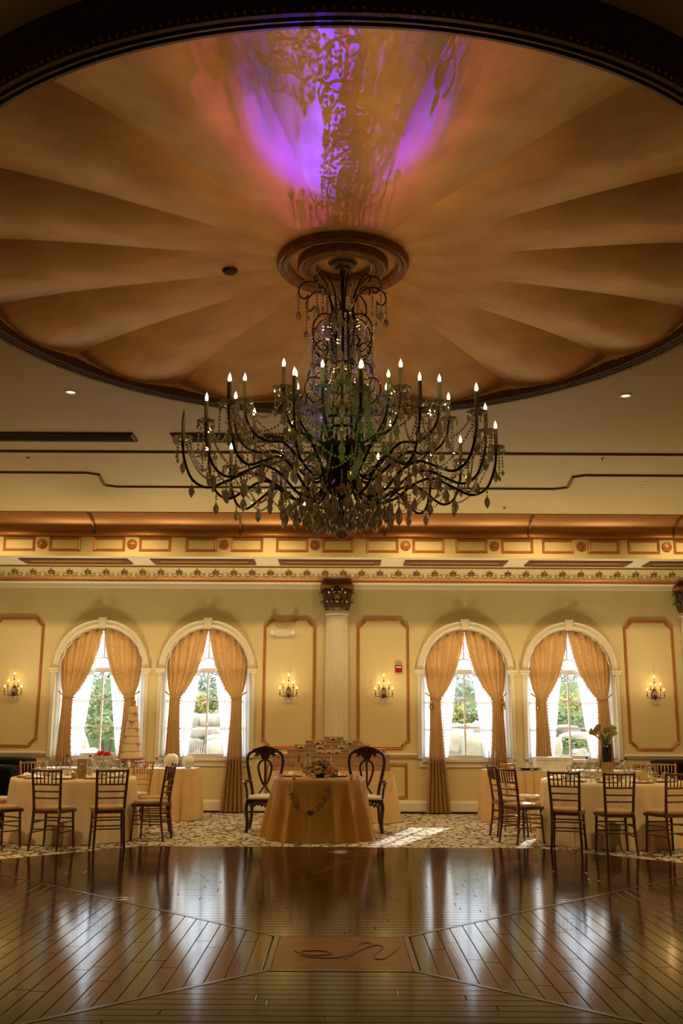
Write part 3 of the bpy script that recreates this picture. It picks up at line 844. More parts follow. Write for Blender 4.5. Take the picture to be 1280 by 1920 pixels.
# --- fluted column with dark leafy capital
def column(X, label):
    col = thing('column', label, 'column', (X, WY, 0), kind='structure')
    sh = MB(); R0 = .19; nfl = 20
    N = nfl * 6
    for zz, rr in ((.30, .205), (1.6, .20), (3.33, .185)):
        for k in range(N + 1):
            a = -PI * k / N
            fl = (k % 6) / 6.0
            d = .016 * max(0, math.sin(PI * (fl - .15) / .7)) if .15 < fl < .85 else 0
            r = rr - d
            sh.v.append((r * math.cos(a), r * math.sin(a) * .62 - .05, zz))
    for j in range(2):
        for k in range(N):
            b = j * (N + 1) + k
            sh.f.append((b, b + 1, b + N + 2, b + N + 1))
    sh.build('shaft', 'white_trim', col)
    MB().lathe([(.185, 3.33), (.20, 3.335), (.205, 3.35), (.195, 3.362), (.19, 3.40)], 32).build('necking', 'white_trim', col, 'auto')
    MB().lathe([(.24, 0), (.24, .08), (.26, .10), (.26, .15), (.225, .18), (.215, .22), (.235, .25), (.235, .28), (.205, .30)], 32).build('base', 'white_trim', col, 'auto')
    cap = MB().lathe([(.19, 3.39), (.185, 3.5), (.20, 3.62), (.25, 3.74), (.28, 3.78)], 32).build('capital', 'capital', col, True)
    MB().prism([(-.30, -.06), (-.27, -.29), (0, -.23), (.27, -.29), (.30, -.06), (.3, 0), (-.3, 0)], .05, lambda x, y, z: (x, y, 3.785 + z)).build('abacus', 'gold_trim', cap)
    # acanthus leaves in two rows
    lf = MB()
    prof = [(0, 0, .05), (.03, .05, .06), (.045, .10, .055), (.06, .14, .045), (.085, .165, .03), (.105, .16, .02), (.11, .14, .008)]
    for i, (o, z, w) in enumerate(prof):
        for s in (-1, -.5, 0, .5, 1):
            jag = .012 * (1 if abs(s) == 1 and i % 2 else 0)
            lf.v.append((s * (w - jag), -o - .015 * (1 - abs(s)), z))
    for i in range(len(prof) - 1):
        for k in range(4): lf.f.append((i * 5 + k, i * 5 + k + 1, i * 5 + 6 + k, i * 5 + 5 + k))
    me = lf.mesh('acanthus_leaf', 'capital')
    for row, (z, r, n, off, sc) in enumerate(((3.40, .175, 9, 0, 1.0), (3.52, .175, 8, .5, 1.25), (3.66, .20, 9, 0, .8))):
        for k in range(n):
            a = PI * (k + off) / 8 - PI / 2
            if abs(a) > PI / 2 + .05: continue
            o = link('acanthus_leaf', me, cap, (r * math.sin(a), -r * math.cos(a) , z), a, (sc, sc, sc))
    for s in (-1, 1):
        pts = [(s * (.235 + .045 * (1 - t / 14) * math.cos(t * .75)), -.215, 3.70 + .045 * (1 - t / 14) * math.sin(t * .75)) for t in range(14)]
        MB().tube(pts, .013, 6).build('volute', 'capital', cap)
    fl = MB().bead((0, -.27, 3.64), .03)
    for k in range(6): fl.bead((.04 * math.cos(k * PI / 3), -.262, 3.64 + .04 * math.sin(k * PI / 3)), .022)
    fl.build('flower', 'gold_trim', cap)
    fl = MB()
    for k in range(7): fl.bead((.03 * math.cos(k * PI / 3.5), -.262, 3.80 + .035 * math.sin(k * PI / 3.5)), .025)
    fl.build('flower', 'capital', cap)
    return col
column(-.07, 'fluted cream column with dark leafy capital behind the head table')
column(6.13, 'fluted cream column at the right edge, mostly out of view')

# --- small fixtures on wall and ceiling
em = thing('emergency_light', 'white twin-head emergency light high on the left centre panel', 'emergency light', (atY(530, 1190, WY).x, WY, 3.02))
MB().box(-.12, .12, -.07, 0, -.05, .06).build('housing', 'appliance_white', em)
for s in (-1, 1):
    h = MB().lathe([(0, 0), (.03, .0), (.045, .05), (.045, .06), (0, .055)], 16).build('lamp_head', 'appliance_white', em, 'auto', (s * .15, -.05, .02))
    h.rotation_euler = (PI / 2 + .4, 0, s * .3)
al = thing('fire_alarm', 'dark red fire alarm strobe beside the wall sconce', 'alarm', (atY(747, 1255, WY).x, WY, 2.405))
MB().box(-.06, .06, -.035, 0, -.06, .065).build('housing', 'alarm_red', al)
MB().box(-.045, .045, -.052, -.035, .02, .045).build('strobe_lens', 'appliance_white', al)
sw = thing('wall_hook', 'small brass wall hook on the right panel edge', 'hook', (atY(1268, 1330, WY).x, WY, 1.70))
MB().box(-.012, .012, -.015, 0, -.10, .06).build('plate', 'gold_plate', sw)
MB().tube([(0, -.01, .03), (-.03, -.045, .035), (-.06, -.05, .03)], .008, 6).build('lever', 'gold_plate', sw)
for i, (x, y) in enumerate(CANS):
    vis = ['recessed downlight beside the dome rim, left of the chandelier', 'recessed downlight beside the dome rim, right of the chandelier', 'recessed downlight in the left ceiling panel', 'recessed downlight in the right ceiling panel']
    lab = vis[i] if i < 4 else 'recessed downlight near the cove over the window tables'
    if i > 14: lab = 'added recessed downlight on the viewer side of the dome, out of view'
    if i in (4, 5, 8, 9, 10): lab = 'added recessed downlight in the row across the carpet, out of plain view'
    d = thing('ceiling_downlight', lab, 'downlight', (x, y, CAN_Z), group='recessed ceiling downlights')
    MB().lathe([(.045, -.002), (.05, -.008), (.07, -.006), (.075, 0)], 20).build('trim_ring', 'appliance_white', d)
    MB().lathe([(.045, -.001), (0, -.001)], 20).build('diffuser', 'lamp_glass' if i < 2 else 'appliance_white', d)
sm = thing('smoke_detector', 'small dark round smoke detector on the gold dome', 'smoke detector', (-.855, 6.99, 4.775))
MB().lathe([(.06, .05), (.06, .02), (.045, .0), (0, -.005)], 20).build('housing', 'slot_dark', sm)
for i, (x, y, px) in enumerate(((-1.30, 15.05, 'over the second window'), (2.52, 15.05, 'over the window right of the column'), (3.30, 12.2, 'between the ceiling mouldings at the right'), (-4.0, 12.3, 'between the ceiling mouldings at the left'))):
    sp = thing('fire_sprinkler', 'tiny ceiling fire sprinkler head ' + px, 'sprinkler', (x, y, ZC), group='ceiling sprinkler heads')
    MB().lathe([(.035, 0), (.035, -.008), (.012, -.012), (.01, -.03), (.025, -.034), (0, -.036)], 12).build('head', 'silver', sp)
for x0, x1, lab in ((-4.6, -2.46, 'long dark slot air diffuser at the ceiling left edge'), (-1.98, -.52, 'dark slot air diffuser behind the chandelier left arms')):
    sd = thing('air_diffuser', lab, 'diffuser', ((x0 + x1) / 2, 11.31, ZC), kind='structure')
    L = (x1 - x0) / 2
    mb = MB(); frame_loop(mb, [(-L, .13), (L, .13), (L, -.13), (-L, -.13)], .05, .03, lambda x, y, h: (x, y, -h)); mb.build('frame', 'bronze_trim', sd)
    MB().box(-L, L, -.11, .11, -.012, -.002).build('backing', 'slot_dark', sd)
    for k in range(4):
        y = -.075 + .05 * k
        MB().box(-L + .03, L - .03, y - .004, y + .004, -.03, -.012).build('slat', 'slot_dark', sd)

# ================================================================ CRYSTAL PARTS
def pendant_mesh(name, L=.09, w=.026, n=6):
    mb = MB()
    pr = [(0, 0), (.007, -.008), (.004, -.016), (w * .62, -L * .30), (w * .95, -L * .52), (w * .72, -L * .76), (0, -L)]
    mb.lathe(pr, n)
    return mb.mesh(name, 'crystal')
PEND = pendant_mesh('crystal_pendant', .110, .026)
PEND_S = pendant_mesh('crystal_drop', .055, .014)
PEND_L = pendant_mesh('crystal_pendant', .125, .030)
def chain_mesh(name, pts, step=.02, r=.0095):
    """beads strung along a polyline"""
    mb = MB(); pts = [Vector(p) for p in pts]; acc = 0.0
    for a, b in zip(pts, pts[1:]):
        L = (b - a).length; t = acc
        while t < L:
            mb.bead(a + (b - a) * (t / L), r); t += step
        acc = t - L
    return mb
def swag(a, b, sag, n=14):
    a, b = Vector(a), Vector(b)
    return [a + (b - a) * (k / n) - Vector((0, 0, sag * 4 * (k / n) * (1 - k / n))) for k in range(n + 1)]
FLAME = MB().lathe([(0, 0), (.008, .002), (.012, .016), (.0115, .026), (.006, .046), (.0015, .066), (0, .072)], 10).mesh('bulb', 'bulb', True)
FLAME_OFF = MB().lathe([(0, 0), (.008, .002), (.012, .016), (.0115, .026), (.006, .046), (.0015, .066), (0, .072)], 10).mesh('bulb', 'bulb_off', True)
SLEEVE = MB().lathe([(0, .005), (.0155, .005), (.0155, .135), (.012, .14), (0, .14)], 12).mesh('candle_sleeve', 'sleeve', True)
CUP = MB().lathe([(0, -.03), (.012, -.028), (.010, -.015), (.022, -.006), (.024, .012), (0, .014)], 12).mesh('candle_cup', 'iron', True)
bob = MB(); NB = 16
for k in range(NB):
    a = 2 * PI * k / NB; w = 1 + .10 * math.cos(8 * a)
    for r, z in ((.018, 0), (.045, .002), (.070 * w, .016), (.072 * w, .012), (.045, -.004), (.018, -.006)):
        bob.v.append((r * math.cos(a), r * math.sin(a), z))
for k in range(NB):
    q = (k + 1) % NB
    for i in range(6):
        bob.f.append((k * 6 + i, q * 6 + i, q * 6 + (i + 1) % 6, k * 6 + (i + 1) % 6))
BOB = bob.mesh('bobeche', 'crystal')
fr = MB()
for k in range(8):
    a = 2 * PI * k / 8 + .2
    c = (.066 * math.cos(a), .066 * math.sin(a))
    fr.bead((*c, -.002), .006)
    fr.bead((*c, -.026), .009, .022)
FRINGE = fr.mesh('prism_fringe', 'crystal')

# ================================================================ CHANDELIER
ch = thing('chandelier', 'huge dark iron chandelier with candle bulbs and crystal strands under the gold dome', 'chandelier', (DC[0], DC[1], .085))
ch.scale = (.94, .94, .94)
MB().tube([(0, 0, 5.06), (0, 0, 2.95)], .014, 10).build('stem', 'iron', ch, True)
MB().lathe([(.13, 5.055), (.125, 5.03), (.10, 5.015), (.095, 4.995), (.065, 4.98), (.06, 4.96), (.03, 4.945), (.02, 4.92), (0, 4.92)], 32).build('canopy', 'bronze_trim', ch, 'auto')
MB().lathe([(0, 3.52), (.06, 3.51), (.10, 3.50), (.19, 3.505), (.20, 3.485), (.19, 3.46), (.13, 3.42), (.11, 3.36), (.07, 3.30), (.05, 3.24), (.09, 3.2), (.10, 3.16), (.06, 3.12), (0, 3.1)], 28).build('hub_bowl', 'iron', ch, 'auto')
for zz, rr in ((4.585, .085), (4.16, .10), (3.98, .12), (3.72, .14)):
    MB().lathe([(rr - .012, zz), (rr, zz + .014), (rr + .012, zz), (rr, zz - .014), (rr - .012, zz)], 28).build('collar_ring', 'iron', ch, True)
for k in range(6):
    a = k * PI / 3
    MB().tube([(.085 * math.cos(a), .085 * math.sin(a), 4.585), (.10 * math.cos(a), .10 * math.sin(a), 4.16), (.14 * math.cos(a), .14 * math.sin(a), 3.72), (.17 * math.cos(a), .17 * math.sin(a), 3.5)], .008, 6).build('cage_rod', 'iron', ch, True)

def rz_arm(path, k=6, r=.0105, n=7):
    return MB().tube([(p[0], 0, p[1]) for p in spline(path, k)], r, n)
tiers = [
    dict(n=16, off=.10, r=1.20, cup=3.545, path=[(.08, 3.40), (.12, 3.22), (.24, 3.09), (.40, 3.11), (.55, 3.23), (.70, 3.28), (.85, 3.22), (1.0, 3.16), (1.12, 3.22), (1.185, 3.38), (1.2, 3.52)]),
    dict(n=12, off=.0, r=.82, cup=3.735, path=[(.09, 3.48), (.13, 3.30), (.24, 3.26), (.38, 3.38), (.50, 3.47), (.62, 3.46), (.73, 3.50), (.80, 3.60), (.82, 3.71)]),
    dict(n=8, off=PI / 8, r=.38, cup=3.865, path=[(.10, 3.62), (.13, 3.53), (.22, 3.54), (.31, 3.62), (.365, 3.74), (.38, 3.84)]),
]
OFF = {(0, 8), (1, 9)}
for ti, T in enumerate(tiers):
    arm_me = rz_arm(T['path']).mesh('arm', 'iron', True)
    tips = []
    for k in range(T['n']):
        a = T['off'] + 2 * PI * k / T['n']
        cupz = T['cup'] + (.045 if (k % 2 and ti == 0) else 0)
        rr = T['r']
        if ti == 0 and k % 2: rr = 1.10
        arm = link('arm', arm_me, ch, (0, 0, 0), a)
        if rr != T['r']:
            arm.scale = (rr / T['r'], rr / T['r'], 1.0)
        sx = T['r']
        link('candle_cup', CUP, arm, (sx, 0, T['cup']))
        link('bobeche', BOB, arm, (sx, 0, T['cup'] - .012))
        link('prism_fringe', FRINGE, arm, (sx, 0, T['cup'] - .012))['kind'] = 'stuff'
        link('candle_sleeve', SLEEVE, arm, (sx, 0, T['cup'] + .012))
        link('bulb', FLAME_OFF if (ti, k) in OFF else FLAME, arm, (sx, 0, T['cup'] + .152))
        tips.append((rr * math.cos(a), rr * math.sin(a), T['cup'] - .02, a))
    T['tips'] = tips
# swags between arm tips and inward strands
chains = []
def add_chain(pts, pend=None, r=.0112, step=.0245):
    chains.append((pts, r, step))
    if pend: pends.append((pend, tuple(pts[-1])))
pends = []
rn = random.Random(11)
for ti, T in enumerate(tiers):
    tp = T['tips']; n = len(tp)
    for k in range(n):
        p, q = tp[k], tp[(k + 1) % n]
        pr = [(.96 * c[0], .96 * c[1], c[2] - .01) for c in (p, q)]
        add_chain(swag(pr[0], pr[1], (.17, .13, .09)[ti]))
        ca, sa = math.cos(p[3]), math.sin(p[3])
        rr = math.hypot(p[0], p[1])
        # strand from the cup back to the inner part of the arm
        inner = ((.62, 3.30), (.40, 3.46), (.14, 3.74))[ti]
        add_chain(swag((ca * rr, sa * rr, p[2]), (ca * inner[0], sa * inner[0], inner[1]), (.20, .14, .06)[ti]))
        # looser strands dropping to the neighbouring arm
        q2 = tp[(k + 1) % n]; cb, sb = math.cos(q2[3]), math.sin(q2[3])
        mid = ((.95, 3.20), (.60, 3.48), (.25, 3.62))[ti]
        add_chain(swag((ca * rr * .99, sa * rr * .99, p[2]), (cb * mid[0], sb * mid[0], mid[1]), (.16, .12, .07)[ti]))
        if ti < 2:
            add_chain(swag((ca * mid[0] * .8, sa * mid[0] * .8, mid[1] + .05), (cb * mid[0] * .8, sb * mid[0] * .8, mid[1] + .05), .10))
        # vertical strand and pendant under the cup
        L = rn.uniform(.12, .24)
        for s in ((-1, 1) if ti < 2 else (1,)):
            aa = p[3] + s * .03 / rr * 1.6
            c0 = (rr * math.cos(aa) * 1.03, rr * math.sin(aa) * 1.03, p[2])
            L2 = L * rn.uniform(.8, 1.1)
            add_chain([c0, (c0[0], c0[1], c0[2] - L2)], PEND_S)
# pendants hung along the big arms
import bisect
def path_pt(path, t):
    sp = spline(path, 8); i = min(len(sp) - 1, int(t * (len(sp) - 1)))
    return sp[i]
for ti, T in enumerate(tiers[:2]):
    for k, p in enumerate(T['tips']):
        f = math.hypot(p[0], p[1]) / T['r']
        for t, me in ((.93, PEND), (.80, PEND), (.62, PEND_L), (.45, PEND), (.28, PEND_L)):
            r_, z_ = path_pt(T['path'], t)
            r_ *= f
            x, y = r_ * math.cos(p[3]), r_ * math.sin(p[3])
            L = rn.uniform(.02, .07)
            add_chain([(x, y, z_ - .01), (x, y, z_ - .01 - L)])
            pends.append((me, (x, y, z_ - .012 - L)))
# basket under the hub
for ring, (r0, z0, r1, z1, n) in enumerate(((.19, 3.47, .34, 3.09, 16), (.34, 3.09, .04, 2.93, 16), (.26, 3.02, .10, 2.88, 12))):
    for k in range(n):
        a = 2 * PI * (k + .5 * ring) / n
        add_chain(swag((r0 * math.cos(a), r0 * math.sin(a), z0), (r1 * math.cos(a), r1 * math.sin(a), z1), .03))
for r_, z_, n, me in ((.44, 3.03, 16, PEND_L), (.34, 3.03, 14, PEND), (.26, 2.99, 12, PEND_L), (.17, 2.96, 10, PEND), (.10, 2.97, 6, PEND_L), (.55, 3.10, 14, PEND)):
    for k in range(n):
        a = 2 * PI * k / n + r_ * 3
        x, y = r_ * math.cos(a), r_ * math.sin(a)
        add_chain([(x, y, z_ + .07), (x, y, z_)])
        pends.append((me, (x, y, z_)))
# chandelier upper body: scrolls and falls
def scroll_tube(pts, name, n, off, r=.0065):
    me = MB().tube([(p[0], 0, p[1]) for p in spline(pts, 6)], r, 6).mesh(name, 'iron', True)
    for k in range(n):
        link(name, me, ch, (0, 0, 0), off + 2 * PI * k / n)
scroll_tube([(.085, 4.585), (.10, 4.70), (.16, 4.80), (.26, 4.84), (.335, 4.80), (.35, 4.73), (.31, 4.69), (.275, 4.72)], 'crown_scroll', 8, .2)
scroll_tube([(.085, 4.62), (.14, 4.80), (.20, 4.87), (.25, 4.85), (.24, 4.80)], 'crown_scroll', 6, .5, .0055)
scroll_tube([(.085, 4.57), (.18, 4.56), (.245, 4.46), (.24, 4.34), (.17, 4.26), (.12, 4.30), (.15, 4.36)], 'body_scroll', 8, .4)
scroll_tube([(.10, 4.16), (.17, 4.22), (.22, 4.30), (.17, 4.36), (.13, 4.32)], 'body_scroll', 6, .1)
scroll_tube([(.10, 4.14), (.22, 4.14), (.27, 4.04), (.22, 3.95), (.14, 3.97), (.13, 4.04)], 'body_scroll', 8, .25)
scroll_tube([(.12, 3.97), (.20, 4.02), (.30, 4.00), (.33, 3.90), (.26, 3.82), (.18, 3.86)], 'body_scroll', 6, .55)
for k in range(8):
    a = .2 + 2 * PI * k / 8; x, y = .35 * math.cos(a), .35 * math.sin(a)
    add_chain([(x, y, 4.80), (x, y, 4.60 - .05 * (k % 2))], PEND, .0125, .027)
    x, y = .275 * math.cos(a), .275 * math.sin(a)
    add_chain([(x, y, 4.72), (x, y, 4.56)], PEND_S, .0125, .027)
    x, y = .13 * math.cos(a + .3), .13 * math.sin(a + .3)
    add_chain([(x, y, 4.80), (x, y, 4.50)], PEND, .0125, .027)
    a2 = .4 + 2 * PI * k / 8
    x, y = .25 * math.cos(a2), .25 * math.sin(a2)
    add_chain([(x, y, 4.44), (x, y, 4.22 - .04 * (k % 3))], PEND, .0125, .027)
    x, y = .19 * math.cos(a2 + .3), .19 * math.sin(a2 + .3)
    add_chain([(x, y, 4.52), (x, y, 4.24)], PEND, .0125, .027)
    x, y = .15 * math.cos(a2), .15 * math.sin(a2)
    add_chain([(x, y, 4.25), (x, y, 3.96)], PEND_S, .0125, .027)
    x, y = .27 * math.cos(a2), .27 * math.sin(a2)
    add_chain([(x, y, 4.04), (x, y, 3.88)], PEND_S, .0125, .027)
    add_chain(swag((.10 * math.cos(a), .10 * math.sin(a), 4.16), (.30 * math.cos(a2), .30 * math.sin(a2), 3.80), .08))
    add_chain(swag((.14 * math.cos(a), .14 * math.sin(a), 3.72), (.36 * math.cos(a2), .36 * math.sin(a2), 3.58), .10))
for k in range(10):
    a = 2 * PI * k / 10 + .15
    add_chain(swag((.10 * math.cos(a), .10 * math.sin(a), 4.58), (.24 * math.cos(a + .3), .24 * math.sin(a + .3), 4.40), .05), None, .0125, .027)
    add_chain([(.07 * math.cos(a), .07 * math.sin(a), 4.55), (.08 * math.cos(a), .08 * math.sin(a), 4.20)], None, .0125, .027)
    add_chain([(.21 * math.cos(a), .21 * math.sin(a), 4.30), (.22 * math.cos(a), .22 * math.sin(a), 4.05)], PEND_S, .0125, .027)
for k in range(12):
    a = 2 * PI * k / 12
    add_chain([(.20 * math.cos(a), .20 * math.sin(a), 3.86), (.24 * math.cos(a), .24 * math.sin(a), 3.52)], None)
    add_chain([(.12 * math.cos(a), .12 * math.sin(a), 4.10), (.13 * math.cos(a), .13 * math.sin(a), 3.74)], None)
for pts, r, step in chains[:290]:
    chain_mesh('bead_chain', pts, step, r).build('bead_chain', 'crystal', ch)
rest = MB()
for pts, r, step in chains[290:]:
    c = chain_mesh('bead_chain', pts, step, r); rest.add(c.v, c.f)
if chains[290:]: rest.build('bead_strand', 'crystal', ch)['kind'] = 'stuff'
for i, (me, p) in enumerate(pends[:298]):
    link('crystal_pendant', me, ch, p, rn.uniform(0, 3))
rest = MB()
for me, p in pends[298:]:
    rest.add([(v.co.x + p[0], v.co.y + p[1], v.co.z + p[2]) for v in me.vertices], [tuple(f.vertices) for f in me.polygons])
if pends[298:]: rest.build('crystal_cluster', 'crystal', ch)['kind'] = 'stuff'
bl = MB().lathe([(.062 * math.sin(PI * k / 8), 2.85 - .062 * math.cos(PI * k / 8)) for k in range(9)], 12)
bl.build('crystal_ball', 'crystal', ch)
MB().lathe([(.05, 3.0), (.03, 2.95), (.06, 2.93), (.012, 2.91), (0, 2.91)], 16).build('finial', 'iron', ch, 'auto')

# ================================================================ WALL SCONCES
def sconce(px, py, label):
    p = atY(px, py, WY)
    S = thing('wall_sconce', label, 'sconce', (p.x, WY, 1.96), group='crystal wall sconces')
    MB().prism([(-.045, -.02), (-.05, .06), (-.025, .12), (0, .14), (.025, .12), (.05, .06), (.045, -.02), (0, -.06)], -.025).build('backplate', 'capital', S)
    cr = MB()
    for k in range(7): cr.bead((-.045 + .015 * k, -.06, .03 + .03 * math.cos((k - 3) * .5)), .010, .045)
    cr.build('crystal_basket', 'crystal', S)
    for i, (x, z, y) in enumerate(((0, .24, -.06), (-.085, .115, -.10), (.085, .115, -.10), (-.145, .02, -.09), (.145, .02, -.09))):
        if i == 0: path = [(0, -.03, .05), (0, -.06, .12), (0, y, z)]
        else: path = [(0, -.03, .02), (x * .45, -.08, -.035), (x * .85, y, -.02), (x, y, z - .03), (x, y, z)]
        A = MB().tube(spline(path, 5), .006, 6).build('arm', 'capital', S, True)
        link('candle_cup', CUP, A, (x, y, z), 0, (.6, .6, .6))
        link('candle_sleeve', SLEEVE, A, (x, y, z), 0, (.55, .55, .55))
        link('bulb', SC_BULB, A, (x, y, z + .078), 0, (.8, .8, .7))
        link('crystal_drop', PEND_S, A, (x, y, z - .02), 0, (.9, .9, .9))
    for k in range(5): link('crystal_drop', PEND_S, S, (-.06 + .03 * k, -.06, -.05 - .01 * (2 - abs(k - 2))))
    light('sconce_glow', 'POINT', (p.x, WY - .13, 1.96 + .20), 1.5, (1.0, .60, .24), shadow_soft_size=.06)
SC_BULB = MB().lathe([(0, 0), (.008, .002), (.012, .016), (.0115, .026), (.006, .046), (.0015, .066), (0, .072)], 10).mesh('bulb', 'sconce_bulb', True)
sconce(28, 1285, 'crystal wall sconce at the far left edge')
sconce(541, 1285, 'crystal wall sconce just left of the fluted column')
sconce(719, 1287, 'crystal wall sconce just right of the fluted column')
sconce(1225, 1287, 'crystal wall sconce on the panel at the right edge')

# ================================================================ CURTAINS
def curtain(wx, s, label, tassel, tie_z=1.90):
    """s = -1 hangs at the left of the window, +1 at the right"""
    cu = thing('curtain', label, 'curtain', (wx, WY, 0), group='gold brocade curtains')
    def pos(u, v):
        # u: 0 outer edge .. 1 inner edge ; v: 0 top .. 1 floor
        ang = PI - (PI / 2) * u ** .85                  # along the arch, outer spring to crown
        top = Vector(((RI - .02) * math.cos(ang), SPR + (RI - .02) * math.sin(ang)))
        if u < .12: top.y = SPR - .0 + (top.y - SPR)
        tie = Vector((-.625 + .185 * u, tie_z + .03 * (1 - u) * 2 - .02 * math.sin(PI * u)))
        bot = Vector((-.72 + .42 * u, .02))
        if v < .5:
            t = v / .5
            ctl = Vector((top.x * .80 + tie.x * .20 - .03 * u * (1 - u), top.y * .35 + tie.y * .65))
            p = top * (1 - t) ** 2 + ctl * 2 * t * (1 - t) + tie * t * t
            amp = .042 * (1 - t) + .016 * t
            y = .06 * (1 - t) - .05 * t
        else:
            t = (v - .5) / .5
            e = t ** .6
            p = Vector((tie.x + (bot.x - tie.x) * (.25 * t + .75 * e * .8 + .15 * t), tie.y + (bot.y - tie.y) * t))
            p.x = tie.x + (bot.x - tie.x) * t ** 1.6
            amp = .014 + .026 * min(1, t * 2.5)
            y = -.05 - .05 * min(1, t * 3)
        fold = math.sin(2 * PI * 5.5 * u + .6 * s) + .35 * math.sin(2 * PI * 15 * u + wx)
        return (-s * p.x if s > 0 else p.x, y - amp * fold, p.y)
    MB().grid(pos, 72, 44).build('drape', 'curtain', cu, True)
    tr = MB()
    for k in range(70):
        v = k / 72
        x, y, z = pos(1.0, v)
        w = .018 if k % 2 else .010
        xx = x + (w if s < 0 else -w)
        tr.bead((xx, y - .005, z), .012)
    tr.build('bead_trim', 'curtain_trim', cu)['kind'] = 'stuff'
    ring = [pos(u / 12, .5) for u in range(13)]
    pts = [(x + (-.008 if i == 0 else (.008 if i == 12 else 0)) * (1 if s < 0 else -1), y - .028, z - .01) for i, (x, y, z) in enumerate(ring)]
    xo = -.70 if s < 0 else .70
    MB().tube([(xo, -.03, tie_z + .10)] + pts + [(pts[-1][0], .0, pts[-1][2])], .014, 6).build('tieback', 'curtain_trim', cu, True)
    if tassel:
        x, y, z = pos(.12, .5)
        ts = MB().lathe([(0, 0), (.012, -.01), (.02, -.04), (.014, -.06), (.03, -.09), (.042, -.21), (0, -.21)], 10)
        ts.build('tassel', 'gold_plate', cu, True, (x + (.0 if s < 0 else 0.02), y - .06, z - .01))
    return cu
wn_names = ['leftmost window behind the cake', 'second window from the left', 'window right of the column', 'rightmost window behind the lilies']
for (wx, wi) in WINS:
    for s in (-1, 1):
        nm = wn_names[wi - 1]
        curtain(wx, s, 'tied-back gold curtain on the %s side of the %s' % ('left' if s < 0 else 'right', nm), (wi, s) in ((1, 1), (3, 1), (4, -1), (3, -1)))
        # sheer
        def spos(u, v, s=s):
            zt = SPR + math.sqrt(max(0, (RI - .03) ** 2 - (u * (RI - .03)) ** 2))
            # u: 0 inner .. 1 outer
            z = SILL + .01
            inner_top, inner_bot = .02, .31
            ti = v
            xi = inner_top + (inner_bot - inner_top) * (ti ** .85)
            xo = RL - .012
            zz_top_in = SPR + .52
            x = xi + (xo - xi) * u
            ztop = SPR + math.sqrt(max(0.0, (RI - .03) ** 2 - (inner_top + (xo - inner_top) * u) ** 2))
            zz = ztop + (z - ztop) * v
            y = .115 + .012 * math.sin(2 * PI * 9 * u + wx) * (.5 + .5 * v)
            return (s * x, y, zz)
        sh = thing('sheer_curtain', 'white sheer curtain swept to the %s in the %s' % ('left' if s < 0 else 'right', nm), 'sheer curtain', (wx, WY, 0), group='white sheer curtains')
        MB().grid(spos, 48, 18).build('voile', 'sheer', sh, True)
        MB().tube([spos(0, v / 18) for v in range(19)], .006, 6).build('hem', 'sheer', sh, True)

# ================================================================ GARDEN OUTSIDE
ter = MB()
def hill(x, y):
    d = max(0, y - 20.6)
    return -.25 + .20 * math.sin(x * .9 + 1) * min(1, d / 3) + min(2.75, .55 * d) + .1 * math.sin(x * 2.3 + y * 1.7) * min(1, d)
def tf(u, v):
    x = -11 + 22 * u; y = 17.82 + 13 * v
    return (x, y, hill(x, y))
g = ter.grid(tf, 60, 40).build('garden_bank', 'grass', None, True)
tag(g, 'grassy garden bank rising outside the windows', 'ground', kind='structure')
def rock(x, y, z, sx, sy, sz, seed, label, mt='rock', name='boulder'):
    rr = random.Random(seed); mb = MB()
    n, m = 14, 8
    ph = [(rr.uniform(0, 6), rr.uniform(0, 6), rr.uniform(.6, 2.2)) for _ in range(5)]
    def rf(u, v):
        th = 2 * PI * u; la = -PI / 2 + PI * v
        d = Vector((math.cos(la) * math.cos(th), math.cos(la) * math.sin(th), math.sin(la)))
        k = 1 + sum(.09 * math.sin(3 * d.x * f + a) * math.cos(3 * d.y * f + b + d.z * 2) for a, b, f in ph)
        p = .75
        d = Vector([math.copysign(abs(c) ** p, c) for c in d])
        return (d.x * sx * k, d.y * sy * k, d.z * sz * k)
    mb.grid(rf, n, m, True)
    o = mb.build(name, mt, None, 'auto', (x, y, z), rr.uniform(0, 3))
    tag(o, label, 'rock', 'garden boulders')
    return o
win_rock = ['leftmost window', 'second window', 'window right of the column', 'rightmost window']
def out(px, py, Y): return atY(px, py, Y)
RK = [  # px, py, Y, half sizes, material, window index
    (128, 1400, 19.6, .42, .35, .34, 'pale_rock', 0), (150, 1425, 19.4, .5, .4, .22, 'pale_rock', 0),
    (395, 1352, 22.0, .42, .35, .16, 'pale_rock', 1), (360, 1352, 21.8, .20, .2, .15, 'pale_rock', 1), (415, 1345, 22.4, .2, .2, .15, 'rock', 1),
    (380, 1374, 21.0, .55, .3, .14, 'pale_rock', 1), (412, 1388, 20.6, .32, .3, .13, 'pale_rock', 1), (355, 1372, 20.8, .16, .2, .12, 'rock', 1),
    (413, 1406, 20.0, .30, .25, .18, 'pale_rock', 1), (365, 1404, 20.3, .3, .2, .20, 'rock', 1), (395, 1408, 20.1, .14, .15, .15, 'rock', 1),
    (852, 1392, 20.2, .40, .4, .30, 'pale_rock', 2), (885, 1400, 20.0, .38, .35, .26, 'pale_rock', 2), (905, 1382, 20.6, .28, .3, .30, 'pale_rock', 2), (872, 1374, 21.0, .34, .3, .18, 'pale_rock', 2), (912, 1405, 19.8, .2, .2, .18, 'rock', 2),
    (1085, 1385, 20.8, .42, .35, .14, 'pale_rock', 3), (1035, 1402, 19.6, .18, .2, .22, 'pale_rock', 3), (1088, 1412, 19.8, .15, .15, .08, 'pale_rock', 3), (1060, 1370, 21.6, .3, .3, .12, 'rock', 3),
]
